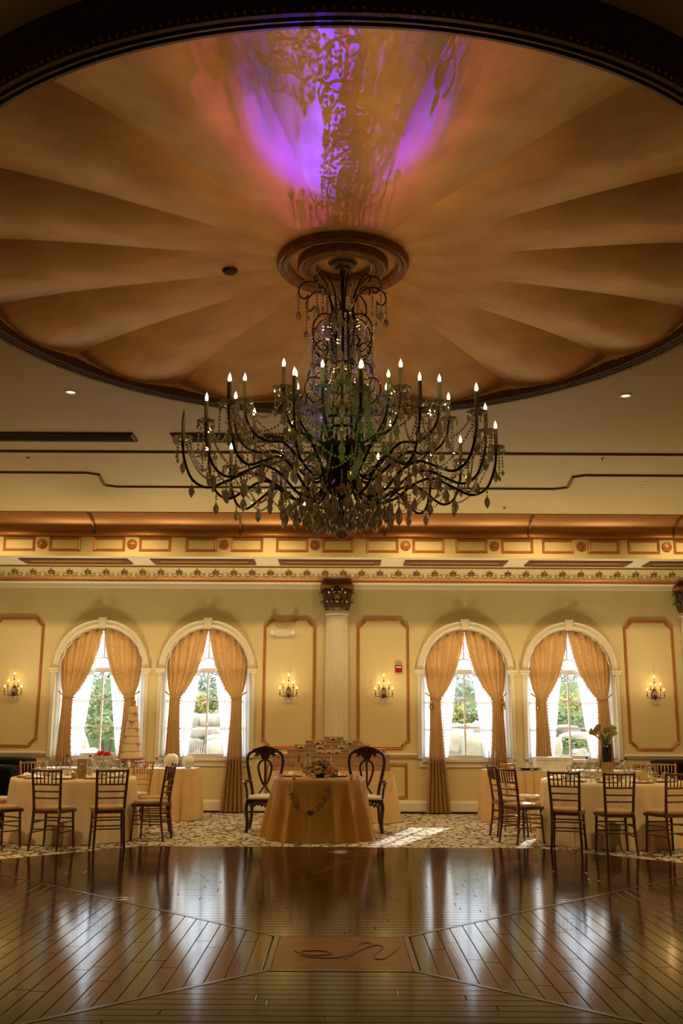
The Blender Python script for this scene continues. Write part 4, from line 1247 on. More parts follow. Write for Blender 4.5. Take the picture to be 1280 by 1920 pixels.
RKL = ['large pale boulder at the left of the view', 'low flat pale boulder under the large one',
       'broad pale boulder in the middle of the bank', 'small pale boulder left of the broad one', 'small grey stone right of the broad boulder', 'long flat pale ledge stone', 'slanting pale stone right of the ledge', 'small grey stone left of the ledge', 'lowest pale boulder at the right', 'grey stone behind the falling water', 'small grey stone between the low boulders',
       'large pale boulder low on the left', 'large pale boulder low in the middle', 'tall pale boulder on the right', 'pale boulder topping the pile', 'grey stone at the lower right of the pile',
       'broad leaning pale slab', 'upright pale stone at the left', 'small pale stone on the sill line', 'grey stone up the bank']
for i, (px, py, Y, sx, sy, sz, mt, w) in enumerate(RK):
    p = out(px, py, Y)
    rock(p.x, p.y, p.z, sx, sy, sz, 100 + i, RKL[i] + ' outside the ' + win_rock[w], mt)
# cascade of water between the rocks
wt = MB()
for k in range(9):
    x = out(350 + k * 4, 1400, 20.05).x
    wt.tube([(x, 20.12, 1.05), (x + .01, 20.0, .98), (x + .015 * math.sin(k), 19.97, .75), (x, 19.95, .45)], .012, 5)
tag(wt.build('waterfall', 'pale_rock'), 'thin streams of falling water over the rocks', 'waterfall')
def shrub(x, y, z, r, h, n, seed, label, mt, leaf=.06):
    rr = random.Random(seed)
    S = thing('garden_shrub', label, 'shrub', (x, y, z), group='garden shrubs')
    st = MB()
    for k in range(5):
        a = rr.uniform(0, 6.28); st.tube([(0, 0, -.3), (r * .3 * math.cos(a), r * .3 * math.sin(a), h * .4), (r * .6 * math.cos(a), r * .6 * math.sin(a), h * .8)], [.02, .014, .006], 5)
    st.build('stem', 'soil', S)
    mb = MB()
    for k in range(n):
        th = rr.uniform(0, 2 * PI); u = rr.random() ** .4; la = rr.uniform(-.3, 1)
        c = Vector((r * u * math.cos(th) * math.sqrt(max(.05, 1 - la * la)), r * u * math.sin(th) * math.sqrt(max(.05, 1 - la * la)), h * (.45 + .5 * la * u)))
        d = Vector((rr.uniform(-1, 1), rr.uniform(-1, 1), rr.uniform(-.4, 1))).normalized()
        sd = d.orthogonal().normalized(); L = leaf * rr.uniform(.6, 1.3)
        mb.add([c - d * L, c + sd * L * .5, c + d * L, c - sd * L * .5], [(0, 1, 2, 3)])
    mb.build('foliage', mt, S)
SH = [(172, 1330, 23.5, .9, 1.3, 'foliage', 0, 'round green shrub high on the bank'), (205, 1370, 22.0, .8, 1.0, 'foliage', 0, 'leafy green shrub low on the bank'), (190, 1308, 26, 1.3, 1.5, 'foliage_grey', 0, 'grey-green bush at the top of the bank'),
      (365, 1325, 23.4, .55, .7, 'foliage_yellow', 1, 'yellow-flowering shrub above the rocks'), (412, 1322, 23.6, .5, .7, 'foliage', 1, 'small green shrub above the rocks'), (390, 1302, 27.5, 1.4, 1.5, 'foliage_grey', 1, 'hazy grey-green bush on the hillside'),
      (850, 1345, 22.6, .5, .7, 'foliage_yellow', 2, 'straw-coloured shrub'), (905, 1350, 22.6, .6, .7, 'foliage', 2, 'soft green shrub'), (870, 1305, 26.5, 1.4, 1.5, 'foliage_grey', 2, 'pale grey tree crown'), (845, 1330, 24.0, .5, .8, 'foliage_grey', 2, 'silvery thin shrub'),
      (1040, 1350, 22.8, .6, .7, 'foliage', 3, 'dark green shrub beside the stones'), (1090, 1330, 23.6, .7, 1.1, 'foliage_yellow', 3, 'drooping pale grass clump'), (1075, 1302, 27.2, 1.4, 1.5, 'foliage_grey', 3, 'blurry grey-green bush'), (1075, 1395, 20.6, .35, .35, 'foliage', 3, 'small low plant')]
for i, (px, py, Y, r, h, mt, w, lb) in enumerate(SH):
    p = out(px, py, Y)
    z = p.z - h * .5
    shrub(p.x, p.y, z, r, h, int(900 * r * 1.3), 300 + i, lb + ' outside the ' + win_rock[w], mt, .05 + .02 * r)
tm = MB().box(-11, 11, 17.82, 19.5, -.3, -.22).build('terrace', 'stone_paving')
tag(tm, 'pale stone paving outside the windows', 'paving', kind='structure')

# ================================================================ FURNITURE
ALLCH = {}
def copy_tree(root, loc, rz, label, group=None):
    r = root.copy(); C.objects.link(r); r.location = loc; r.rotation_euler = (0, 0, rz)
    r['label'] = label
    if group: r['group'] = group
    for chd in root.children:
        c = chd.copy(); C.objects.link(c); c.parent = r
        for g2 in chd.children:
            d = g2.copy(); C.objects.link(d); d.parent = c
    return r

# --- chiavari chair, front of the seat towards -y, back at +y
def make_chair(name, wood, cush, label):
    t = thing(name, label, 'chair', group='chiavari chairs')
    for s in (-1, 1):
        MB().tube([(s * .19, -.185, 0), (s * .178, -.172, .25), (s * .172, -.165, .43)], [.013, .015, .017], 8).build('front_leg', wood, t, True)
        MB().tube([(s * .175, .235, 0), (s * .165, .195, .25), (s * .16, .18, .45), (s * .166, .20, .62), (s * .178, .245, .90), (s * .179, .25, .925)], [.013, .016, .018, .017, .015, .012], 8).build('back_post', wood, t, True)
        for z in (.20, .31): MB().tube([(s * .183, -.178, z), (s * .17, .205, z)], .0085, 6).build('side_stretcher', wood, t, True)
    for z in (.24, .34):
        MB().tube([(-.183, -.178, z), (.183, -.178, z)], .0085, 6).build('front_stretcher', wood, t, True)
        MB().tube([(-.168, .20, z), (.168, .20, z)], .0085, 6).build('rear_stretcher', wood, t, True)
    MB().prism([(-.20, -.195), (.20, -.195), (.175, .20), (-.175, .20)], .035, lambda x, y, z: (x, y, .415 + z)).build('seat_frame', wood, t)
    yb = lambda z: .18 + (z - .45) * .155
    for z, r in ((.90, .013), (.745, .010), (.665, .010), (.59, .010)):
        MB().tube([(-.172, yb(z), z), (0, yb(z) + .012, z), (.172, yb(z), z)], r, 6).build('back_rail', wood, t, True)
    for k in range(6):
        x = -.125 + .05 * k
        MB().tube([(x * .94, yb(.745) + .008, .745), (x, yb(.90) + .008, .90)], .0075, 6).build('back_spindle', wood, t, True)
    def cf(u, v):
        a = 2 * PI * u; r = v
        sx = .205 - .012 * math.sin(a) ; c, s_ = math.cos(a), math.sin(a)
        e = .45
        x = math.copysign(abs(c) ** e, c) * sx; y = math.copysign(abs(s_) ** e, s_) * .195
        if v < .35: return (x * (.985), y * .985, .452 + .03 * v / .35)
        q = (v - .35) / .65
        return (x * (1 - q) , y * (1 - q), .482 + .018 * math.sin(q * PI / 2))
    MB().grid(cf, 28, 6, True).build('cushion', cush, t, True)
    MB().tube([(-.15, .19, .465), (-.165, .215, .455), (-.172, .225, .38)], .006, 5).build('cushion_tie', cush, t)
    return t
dark_chair = make_chair('chiavari_chair', 'chair_wood', 'cushion', 'x')
gold_chair = make_chair('chiavari_chair', 'gold_wood', 'cushion_pale', 'x')
used = set()
def chair(src, x, y, face, label):
    """face = direction the sitter looks, degrees from +x"""
    rz = math.radians(face) + PI / 2
    if id(src) not in used:
        used.add(id(src)); src.location = (x, y, 0); src.rotation_euler = (0, 0, rz); src['label'] = label; return src
    return copy_tree(src, (x, y, 0), rz, label)

LT = (-3.47, 13.45, .79)      # left round table x, y, radius
RT = (3.52, 13.35, .90)       # right round table
ST = (-.275, 13.62, .60)      # head table

def p0(px, py): return atZ(px, py, 0)
for src, px, py, face, lab in (
    (dark_chair, 96, 1592, 80, 'dark wooden chiavari chair in front of the left round table, nearer the left edge'),
    (dark_chair, 200, 1591, 108, 'dark wooden chiavari chair in front of the left round table, nearer the head table'),
    (dark_chair, -6, 1590, 52, 'dark wooden chiavari chair cut off by the left edge'),
    (dark_chair, 280, 1574, 172, 'dark wooden chiavari chair seen side-on right of the left round table'),
    (dark_chair, 287, 1563, 196, 'dark chiavari chair half hidden behind the side-on chair at the left table'),
    (gold_chair, 243, 1552, 240, 'gold chiavari chair behind the right side of the left table'),
    (gold_chair, 62, 1557, 300, 'gold chiavari chair behind the left side of the left table'),
    (gold_chair, -6, 1566, 350, 'gold chiavari chair with pale cushion at the left edge'),
    (dark_chair, 1066, 1595, 72, 'dark wooden chiavari chair in front of the right table, leftmost of its front three'),
    (dark_chair, 1156, 1600, 92, 'dark wooden chiavari chair squarely in front of the right table, middle of the front three'),
    (dark_chair, 1256, 1600, 110, 'dark wooden chiavari chair in front of the right table at the right edge'),
    (dark_chair, 980, 1581, 30, 'dark wooden chiavari chair turned sideways at the left end of the right table'),
    (dark_chair, 957, 1567, 8, 'dark chiavari chair with white cushion farther back at the right table left end'),
    (gold_chair, 985, 1557, 322, 'gold chiavari chair behind the sideways chairs at the right table'),
    (gold_chair, 1248, 1557, 250, 'gold chiavari chair behind the right side of the right table')):
    p = p0(px, py)
    chair(src, p.x, p.y, face, lab)

# --- floor-length round tablecloth
def round_table(name, label, X, Y, R, H, flare, folds, amp, mt, seed, skew=0):
    t = thing(name, label, 'table', (X, Y, 0))
    rr = random.Random(seed); ph = [rr.uniform(0, 6.28) for _ in range(4)]
    def cf(u, v):
        a = 2 * PI * u
        if v < .25:
            q = v / .25; r = R * q
            return (r * math.cos(a), r * math.sin(a), H + .002)
        q = (v - .25) / .75
        f = 1.1 - 1.6 * abs(math.sin(folds * a / 2 + ph[0] + .7 * math.sin(2 * a + ph[1]))) ** .6 + .3 * math.sin((folds + 5) * a + ph[3])
        r = R + .012 * min(1, q * 12) + flare * q ** 1.5 + amp * f * min(1, q * 1.6) ** 1.2
        z = H * (1 - q) + .004
        return (r * math.cos(a) + skew * q * q * math.cos(a), r * math.sin(a), z)
    MB().grid(cf, 220, 24, True).build('tablecloth', mt, t, True)
    MB().lathe([(0, H - .03), (R - .02, H - .03), (R - .02, H - .006), (0, H - .006)], 40).build('tabletop', 'kraft', t)
    for k in range(4):
        a = PI / 4 + k * PI / 2
        MB().tube([(R * .6 * math.cos(a), R * .6 * math.sin(a), 0), (R * .6 * math.cos(a), R * .6 * math.sin(a), H - .03)], .018, 6).build('leg', 'iron', t)
    return t
round_table('round_table', 'large round dining table in cream floor-length cloth at the left', *LT, .76, .05, 24, .032, 'tablecloth', 5)
round_table('round_table', 'large round dining table in cream floor-length cloth at the right', *RT, .76, .05, 26, .032, 'tablecloth', 6)
head = round_table('head_table', 'small head table in gold satin cloth before the column', *ST, .77, .06, 14, .065, 'satin', 9, .05)

# --- rectangular skirted tables
def skirt_table(name, label, x0, x1, y0, y1, H, pleats, mt, top_mt, flare=.02):
    t = thing(name, label, 'table', ((x0 + x1) / 2, (y0 + y1) / 2, 0))
    a, b = (x1 - x0) / 2, (y1 - y0) / 2
    MB().box(-a, a, -b, b, H - .02, H).build('table_top', top_mt, t)
    per = [(-a, b), (-a, -b), (a, -b), (a, b)]
    mb = MB(); pts = []
    for (ax, ay), (bx, by) in zip(per, per[1:] + per[:1]):
        L = math.hypot(bx - ax, by - ay); n = int(L * pleats)
        nx, ny = (by - ay) / L, -(bx - ax) / L
        if nx * (ax + bx) + ny * (ay + by) < 0: nx, ny = -nx, -ny
        for k in range(n * 8):
            q = k / (n * 8); d = .012 * math.sin(2 * PI * k / 8 * .37) + (-.045 if k % 8 == 0 else (.008 if k % 8 in (3, 4, 5) else 0))
            pts.append((ax + (bx - ax) * q, ay + (by - ay) * q, nx, ny, d))
    n = len(pts); nz = 6
    for j in range(nz + 1):
        q = j / nz
        for x, y, nx, ny, d in pts:
            m = .006 + (d + .045) * min(1, .25 + q) + flare * q
            mb.v.append((x + nx * m, y + ny * m, (H - .012) * (1 - q) + .006))
    for j in range(nz):
        for k in range(n):
            mb.f.append((j * n + k, (j + 1) * n + k, (j + 1) * n + (k + 1) % n, j * n + (k + 1) % n))
    mb.build('skirt', mt, t, True)
    for sx in (-1, 1):
        for sy in (-1, 1):
            MB().tube([(sx * (a - .08), sy * (b - .08), 0), (sx * (a - .08), sy * (b - .08), H - .02)], .016, 6).build('leg', 'iron', t)
    return t
CT = (-4.75, -2.27, 15.95, 16.65, .77)
BT = (2.29, 4.72, 15.95, 16.65, .77)
GT = (-1.00, .80, 15.75, 16.45, .75)
skirt_table('cake_table', 'long skirted table under the window carrying the wedding cake', *CT, 6, 'skirt', 'white_cloth')
skirt_table('buffet_table', 'long skirted table under the right windows', *BT, 7, 'skirt', 'white_cloth')
skirt_table('gift_table', 'skirted table stacked with boxes behind the head table', *GT, 5, 'skirt', 'skirt', .07)

# --- carved armchairs at the head table, facing the viewer (-y)
def make_carved(label, loc, rz):
    t = thing('carved_armchair', label, 'armchair', loc, rz, 'carved armchairs')
    W = 'carved_wood'
    for s in (-1, 1):
        st = [(s * .17, .23, .44), (s * .18, .245, .55), (s * .225, .275, .75), (s * .255, .295, .92), (s * .235, .31, 1.03), (s * .15, .32, 1.085)]
        MB().tube(spline(st, 5), .024, 8).build('back_stile', W, t, True)
        MB().tube(spline([(s * .17, .23, .46), (s * .175, .25, .30), (s * .185, .30, .12), (s * .205, .35, 0)], 4), [.024] * 12 + [.02], 8).build('rear_leg', W, t, True)
        MB().tube(spline([(s * .24, -.22, .44), (s * .265, -.245, .32), (s * .245, -.225, .14), (s * .255, -.25, .02), (s * .255, -.27, .0)], 4), .026, 8).build('front_leg', W, t, True)
        arm = MB().tube(spline([(s * .20, .25, .66), (s * .29, .10, .665), (s * .30, -.08, .655), (s * .27, -.14, .64)], 5), [.019] * 16, 8).build('arm_rest', W, t, True)
        MB().tube(spline([(s * .285, -.06, .645), (s * .26, -.02, .55), (s * .25, -.05, .44)], 4), .018, 8).build('arm_support', W, t, True)
        # pierced splat loop
        lp = [(s * .015, .27, .60), (s * .055, .28, .68), (s * .085, .29, .78), (s * .095, .295, .86), (s * .07, .30, .92), (s * .02, .305, .95)]
        MB().tube(spline(lp, 5), .017, 7).build('splat_loop', W, t, True)
        MB().tube(spline([(-s * .03, .265, .64), (s * .02, .255, .57), (s * .07, .245, .50), (s * .085, .235, .46)], 4), .014, 7).build('splat_cross', W, t, True)
        cr = [(s * .15, .32, 1.085), (s * .10, .322, 1.06), (s * .115, .318, 1.02), (s * .145, .315, 1.03)]
        MB().tube(spline(cr, 4), .022, 7).build('crest_scroll', W, t, True)
    MB().tube(spline([(0, .275, .62), (.004, .285, .75), (0, .295, .88), (0, .305, .96)], 4), .016, 7).build('splat_bar', W, t, True)
    c = MB().prism([(-.18, 1.05), (-.09, 1.045), (-.05, .98), (-.035, .94), (.035, .94), (.05, .98), (.09, 1.045), (.18, 1.05), (.19, 1.095), (.10, 1.125), (.04, 1.14), (0, 1.15), (-.04, 1.14), (-.10, 1.125), (-.19, 1.095)], .035, lambda x, y, z: (x, .298 + z, y))
    c.build('crest', W, t)
    MB().prism([(-.27, -.26), (.27, -.26), (.21, .24), (-.21, .24)], .07, lambda x, y, z: (x, y, .37 + z)).build('seat_rail', W, t)
    ap = MB()
    for k in range(9): ap.bead((-.2 + .05 * k, -.268, .372 - .012 * math.cos(k * 1.6)), .03, .035)
    ap.build('carved_apron', W, t)
    def cf(u, v):
        a = 2 * PI * u; c_, s_ = math.cos(a), math.sin(a); e = .5
        x = math.copysign(abs(c_) ** e, c_) * (.235 - .03 * s_); y = math.copysign(abs(s_) ** e, s_) * .225 - .01
        if v < .3: return (x, y, .44 + .03 * v / .3)
        q = (v - .3) / .7
        return (x * (1 - q), y * (1 - q), .47 + .03 * math.sin(q * PI / 2))
    MB().grid(cf, 28, 6, True).build('seat_cushion', 'cushion_pale', t, True)
    return t
make_carved('carved dark wooden armchair with pierced back, left of the head table', (-1.05, 14.50, 0), math.radians(6))
make_carved('carved dark wooden armchair with pierced back, right of the head table', (.35, 14.50, 0), math.radians(-6))

# --- black covered pieces along the wall
def cloth_block(name, label, x0, x1, y0, y1, H, cat, bulge=.02):
    t = thing(name, label, cat, ((x0 + x1) / 2, (y0 + y1) / 2, 0))
    a, b = (x1 - x0) / 2, (y1 - y0) / 2
    def f(u, v):
        th = 2 * PI * u; c_, s_ = math.cos(th), math.sin(th); e = .25
        x = math.copysign(abs(c_) ** e, c_) * a; y = math.copysign(abs(s_) ** e, s_) * b
        if v < .8:
            q = v / .8; k = 1 + bulge * (1 - q) * (1 + .6 * math.sin(14 * th))
            return (x * k, y * k, .004 + (H - .03) * q)
        q = (v - .8) / .2
        return (x * (1 - q ** 2), y * (1 - q ** 2), H - .03 + .03 * math.sin(q * PI / 2))
    MB().grid(f, 96, 20, True).build('cover', 'black_cloth', t, True)
    MB().box(-a * .9, a * .9, -b * .9, b * .9, .01, H - .05).build('core', 'slot_dark', t)
    return t
cloth_block('bar_table', 'tall black cloth-covered service table at the left edge', -5.9, -4.68, 14.55, 15.2, .86, 'table')
cloth_block('bar_table', 'low black cloth-covered table against the wall behind the left table', -5.95, -4.98, 16.2, 16.95, .91, 'table', .01)
cloth_block('bar_table', 'black cloth-covered table against the wall behind the right table', 5.06, 6.05, 15.95, 16.9, .93, 'table', .01)

# ================================================================ TABLEWARE
def wine_glass_mesh():
    return MB().lathe([(0, .002), (.034, .002), (.034, .005), (.006, .010), (.0045, .07), (.008, .085), (.028, .105), (.037, .135), (.036, .165), (.031, .185), (.0295, .185), (.034, .165), (.035, .135), (.026, .108), (0, .092)], 16).mesh('wine_glass', 'glass', True)
def flute_mesh():
    return MB().lathe([(0, .002), (.030, .002), (.030, .005), (.005, .010), (.0045, .07), (.014, .10), (.024, .15), (.025, .19), (.022, .22), (.0205, .22), (.0235, .19), (.0225, .15), (.012, .104), (0, .09)], 14).mesh('champagne_flute', 'glass', True)
def tumbler_mesh():
    return MB().lathe([(0, .002), (.030, .002), (.036, .05), (.038, .11), (.036, .11), (.034, .05), (.028, .010), (0, .010)], 16).mesh('water_glass', 'glass', True)
def bottle_parts():
    b = MB().lathe([(0, .0), (.038, .0), (.042, .01), (.042, .10), (.038, .12), (.042, .14), (.042, .19), (.036, .215), (.016, .245), (.014, .265), (0, .265)], 20).mesh('bottle_body', 'glass', True)
    lab = MB().lathe([(.0428, .04), (.0428, .095)], 20).mesh('bottle_label', 'appliance_white', True)
    cap = MB().lathe([(.0155, .262), (.0155, .285), (0, .287)], 14).mesh('bottle_cap', 'slot_dark', True)
    return b, lab, cap
GW, GF, GT_ = wine_glass_mesh(), flute_mesh(), tumbler_mesh()
BB, BL, BC = bottle_parts()
PLATE = MB().lathe([(0, .004), (.10, .004), (.12, .008), (.155, .018), (.158, .016), (.12, .002), (0, 0)], 28).mesh('charger', 'gold_plate', True)
SPLATE = MB().lathe([(0, .012), (.07, .012), (.09, .016), (.11, .024), (.111, .021), (.08, .009), (0, .008)], 24).mesh('plate', 'white_cloth', True)
napk = MB()
def nf(u, v):
    x = (u - .5) * .18; y = (v - .5) * .10
    return (x, y, .022 + .035 * math.exp(-(x / .05) ** 2) * (1 - .5 * abs(v - .5)) + .008 * math.sin(9 * u + 5 * v))
napk.grid(nf, 14, 8)
NAPK = napk.mesh('napkin', 'napkin', True)
CARD = MB().prism([(-.05, 0), (.05, 0), (0, .075)], .11, lambda x, y, z: (z - .055, x, y)).mesh('place_card', 'paper_gold')
KNIFE = MB().box(-.008, .008, -.11, .11, 0, .003).mesh('knife', 'silver')
FORK = MB().box(-.005, .005, -.10, .05, 0, .003).box(-.011, -.007, .05, .10, 0, .003).box(-.002, .002, .05, .10, 0, .003).box(.007, .011, .05, .10, 0, .003).box(-.011, .011, .046, .052, 0, .003).mesh('fork', 'silver')
VOT = MB().lathe([(0, 0), (.026, 0), (.030, .055), (.027, .055), (.023, .006), (0, .006)], 14).mesh('cup', 'glass', True)
WAX = MB().lathe([(.0, .008), (.022, .008), (.023, .028), (0, .028)], 12).mesh('wax', 'icing')
def place(tab, side, H=.762, n=10, off=0.0, skip=()):
    X, Y, R = tab
    for k in range(n):
        a = off + 2 * PI * k / n
        ca, sa = math.cos(a), math.sin(a)
        def w(r, t): return (X + ca * r - sa * t, Y + sa * r + ca * t, H)
        rz = a - PI / 2
        rear = 'far side' if sa > 0 else 'near side'
        grp = 'place settings on the %s table' % side
        o = link('charger', PLATE, None, w(R - .20, 0)); tag(o, 'round gold charger plate on the %s of the %s dining table' % (rear, side), 'plate', grp)
        q = link('dinner_plate', SPLATE, None, w(R - .20, 0)); tag(q, 'white dinner plate stacked on a charger, %s of the %s dining table' % (rear, side), 'plate', grp)
        q = link('napkin', NAPK, None, w(R - .20, 0), rz); tag(q, 'folded cream napkin on a plate, %s of the %s dining table' % (rear, side), 'napkin', grp)
        q = link('fork', FORK, None, w(R - .19, .19), rz); tag(q, 'silver fork beside a plate, %s of the %s dining table' % (rear, side), 'fork', grp)
        q = link('knife', KNIFE, None, w(R - .19, -.19), rz); tag(q, 'silver knife beside a plate, %s of the %s dining table' % (rear, side), 'knife', grp)
        q = link('wine_glass', GW, None, w(R - .38, -.10)); tag(q, 'empty stemmed wine glass, %s of the %s dining table' % (rear, side), 'glass', grp)
        q = link('champagne_flute', GF, None, w(R - .40, .02)); tag(q, 'tall champagne flute, %s of the %s dining table' % (rear, side), 'glass', grp)
        q = link('water_glass', GT_, None, w(R - .40, -.20)); tag(q, 'plain water tumbler, %s of the %s dining table' % (rear, side), 'glass', grp)
        if k in skip:
            q = link('place_card', CARD, None, (w(R - .20, .0)[0], w(R - .2, 0)[1], H + .05), rz); tag(q, 'gold folded card propped on a napkin, %s of the %s dining table' % (rear, side), 'card', grp)
place(LT, 'left', n=9, off=-PI / 2 + .0)
place(RT, 'right', n=10, off=-PI / 2 + .30, skip=(9, 0, 1))
def bottle(x, y, z, label):
    t = thing('water_bottle', label, 'bottle', (x, y, z), group='water bottles')
    link('body', BB, t); link('label', BL, t); link('cap', BC, t)
for px, py, Y, lab in ((124, 1453, 13.35, 'clear water bottle left of the menu card on the left table'), (167, 1453, 13.3, 'clear water bottle right of the menu card on the left table'),
                       (1101, 1455, 13.55, 'clear water bottle left of the lily vase on the right table'), (1174, 1455, 13.3, 'clear water bottle right of the lily vase on the right table')):
    p = atY(px, py, Y); bottle(p.x, Y, .762, lab)
def menu(X, Y, label, h=.21, w=.15):
    t = thing('menu_card', label, 'menu card', (X, Y, .762))
    MB().box(-w / 2, w / 2, -.004, .004, .01, h).build('sheet', 'paper_gold', t)
    MB().box(-.04, .04, -.02, .02, 0, .012).build('stand', 'gold_plate', t)
p = atY(153, 1450, 13.1); menu(p.x, 13.1, 'upright gold menu card between two bottles on the left table', .24, .12)
p = atY(1139, 1450, 13.0); menu(p.x, 13.0, 'upright gold menu card before the lily vase on the right table', .24, .15)
# small jars with pale lids around the centrepiece
for i, (px, Y, side) in enumerate(((100, 13.2, 'left'), (188, 13.2, 'left'), (140, 13.0, 'left'), (1160, 13.0, 'right'), (1080, 13.1, 'right'), (1120, 13.05, 'right'), (1060, 13.3, 'right'))):
    x = atY(px, 1455, Y).x
    t = thing('candle_jar', 'small glass candle jar among the glasses of the %s table' % side, 'jar', (x, Y, .762), group='candle jars on the %s table' % side)
    link('cup', VOT, t, (0, 0, 0), 0, (1.4, 1.4, 1.4)); link('wax', WAX, t, (0, 0, 0), 0, (1.4, 1.4, 1.4))
# --- calla lilies
p = atY(1139, 1452, 13.35)
v = thing('lily_vase', 'tall dark glass vase of pale calla lilies on the right table', 'vase', (p.x, 13.35, .762))
MB().lathe([(0, 0), (.055, 0), (.062, .02), (.070, .40), (.068, .455), (.064, .455), (.062, .40), (.054, .02), (0, .02)], 24).build('vase_body', 'dark_glass', v, True)
MB().lathe([(0, .02), (.05, .022), (.058, .38), (0, .38)], 20).build('stem_bundle', 'green_leaf', v, True)
rl = random.Random(5)
for k in range(17):
    a = 2 * PI * k / 17 * 3.3; u = .25 + .75 * ((k * 7) % 17) / 16
    top = Vector((.17 * u * math.cos(a), .12 * u * math.sin(a), .60 - .05 * u + rl.uniform(-.02, .02)))
    b0 = Vector((.02 * math.cos(a), .02 * math.sin(a), .36))
    mid = (b0 + top) / 2 + Vector((-.02 * math.cos(a), -.02 * math.sin(a), .03))
    L = MB().tube(spline([tuple(b0), tuple(mid), tuple(top)], 4), .007, 6).build('stem', 'green_leaf', v, True)
    d = (top - mid).normalized()
    fm = MB()
    def ff(uu, vv, d=d, top=top):
        th = 2 * PI * uu; s1 = d.orthogonal().normalized(); s2 = d.cross(s1)
        r = .006 + .034 * vv ** 1.6; tipx = .03 * max(0, math.cos(th)) * vv ** 2
        return top + d * (.085 * vv + tipx) + (s1 * math.cos(th) + s2 * math.sin(th)) * r
    fm.grid(ff, 12, 6, True).build('lily_bloom', 'lily', L, True)

# --- head table dressing
HZ = .773
cp = thing('flower_centerpiece', 'low mound of muted hydrangeas and roses on the head table', 'flowers', (atY(600, 1450, 13.45).x, 13.42, HZ))
MB().lathe([(0, 0), (.07, 0), (.09, .05), (.08, .06), (0, .06)], 20).build('bowl', 'dark_glass', cp, True)
rl = random.Random(8)
for k in range(22):
    a = k * 2.4; u = math.sqrt((k + .5) / 22)
    c = (.19 * u * math.cos(a), .14 * u * math.sin(a), .06 + .13 * (1 - u * u))
    fm = MB()
    for q in range(26):
        d = Vector((rl.gauss(0, 1), rl.gauss(0, 1), rl.gauss(0, 1))).normalized()
        fm.bead(tuple(Vector(c) + d * .045), .017)
    fm.build('bloom', ['hydrangea', 'lily', 'hydrangea', 'green_leaf', 'pink', 'hydrangea', 'lily'][k % 7] , cp)
for px, Y, lab in ((527, 13.3, 'leftmost clear votive on the head table'), (551, 13.12, 'votive left of the flowers on the head table'), (588, 13.08, 'votive in front of the flowers, left of centre'), (612, 13.08, 'votive in front of the flowers, right of centre'), (659, 13.2, 'votive near the right end of the head table'), (670, 13.32, 'rightmost votive on the head table')):
    x = atY(px, 1462, Y).x
    t = thing('votive_candle', lab, 'candle', (x, Y, HZ), group='votives on the head table')
    link('cup', VOT, t); link('wax', WAX, t)
for px, Y, me, nm, lab in ((549, 13.65, GF, 'champagne_flute', 'champagne flute left of the flowers on the head table'), (612, 13.8, GF, 'champagne_flute', 'champagne flute right of the flowers on the head table'),
                           (566, 13.6, GW, 'wine_glass', 'wine glass left of the flowers on the head table'), (623, 13.65, GW, 'wine_glass', 'wine glass right of the flowers on the head table')):
    tag(link(nm, me, None, (atY(px, 1450, Y).x, Y, HZ)), lab, 'glass')
bottle(atY(577, 1440, 13.85).x, 13.85, HZ, 'clear water bottle behind the flowers on the head table')
for px, s in ((545, 'left'), (632, 'right')):
    x = atY(px, 1455, 13.7).x
    tag(link('charger', PLATE, None, (x, 13.7, HZ)), 'gold charger plate at the %s place of the head table' % s, 'plate')
    tag(link('dinner_plate', SPLATE, None, (x, 13.7, HZ)), 'white dinner plate at the %s place of the head table' % s, 'plate')
    tag(link('napkin', NAPK, None, (x, 13.7, HZ)), 'folded napkin at the %s place of the head table' % s, 'napkin')
# banner: MR (heart) MRS strung on a cord across the cloth
bn = thing('letter_banner', 'dark letter garland reading MR heart MRS on the head table cloth', 'banner', (ST[0], ST[1], 0))
def cloth_pt(px, py):
    # point on the front of the cloth
    for Y in [12.80 + .01 * k for k in range(60)]:
        q = atY(px, py, Y); h = max(0, min(1, 1 - q.z / .77))
        r = .60 + .012 + .15 * h ** 1.5 + .055
        if (q.x - ST[0]) ** 2 / (1 + .0) + (q.y - ST[1]) ** 2 < r * r: return q
    return atY(px, py, 13.0)
cord = []
for px, py in ((542, 1472), (545, 1490), (552, 1508), (566, 1522), (583, 1528), (598, 1518), (608, 1503), (615, 1486), (619, 1472)):
    q = cloth_pt(px, py); cord.append((q.x - ST[0], q.y - .03 - ST[1], q.z))
MB().tube(spline(cord, 4), .004, 5).build('cord', 'letter', bn)
def letter(txt, px, py, size, tilt):
    cu = bpy.data.curves.new('letter', 'FONT'); cu.body = txt; cu.size = size; cu.extrude = .002; cu.align_x = 'CENTER'; cu.align_y = 'CENTER'; cu.resolution_u = 3
    ob = bpy.data.objects.new('letter_tmp', cu); C.objects.link(ob)
    dg = bpy.context.evaluated_depsgraph_get()
    me = bpy.data.meshes.new_from_object(ob.evaluated_get(dg))
    bpy.data.objects.remove(ob)
    me.materials.clear(); me.materials.append(MATS['letter'])
    q = cloth_pt(px, py)
    o = link('letter', me, bn, (q.x - ST[0], q.y - .035 - ST[1], q.z))
    o.rotation_euler = (Matrix.Rotation(PI / 2, 3, 'X') @ Matrix.Rotation(tilt, 3, 'Z')).to_euler()
for txt, px, py, tl in (('M', 546, 1493, -1.15), ('R', 557, 1513, -.85), ('M', 600, 1513, .85), ('R', 610, 1498, 1.0), ('S', 615, 1482, 1.15)):
    letter(txt, px, py, .105, tl)
hp = [(.045 * 16 * math.sin(t) ** 3 / 16, .045 * (13 * math.cos(t) - 5 * math.cos(2 * t) - 2 * math.cos(3 * t) - math.cos(4 * t)) / 16) for t in [2 * PI * k / 28 for k in range(28)]]
q = cloth_pt(582, 1524)
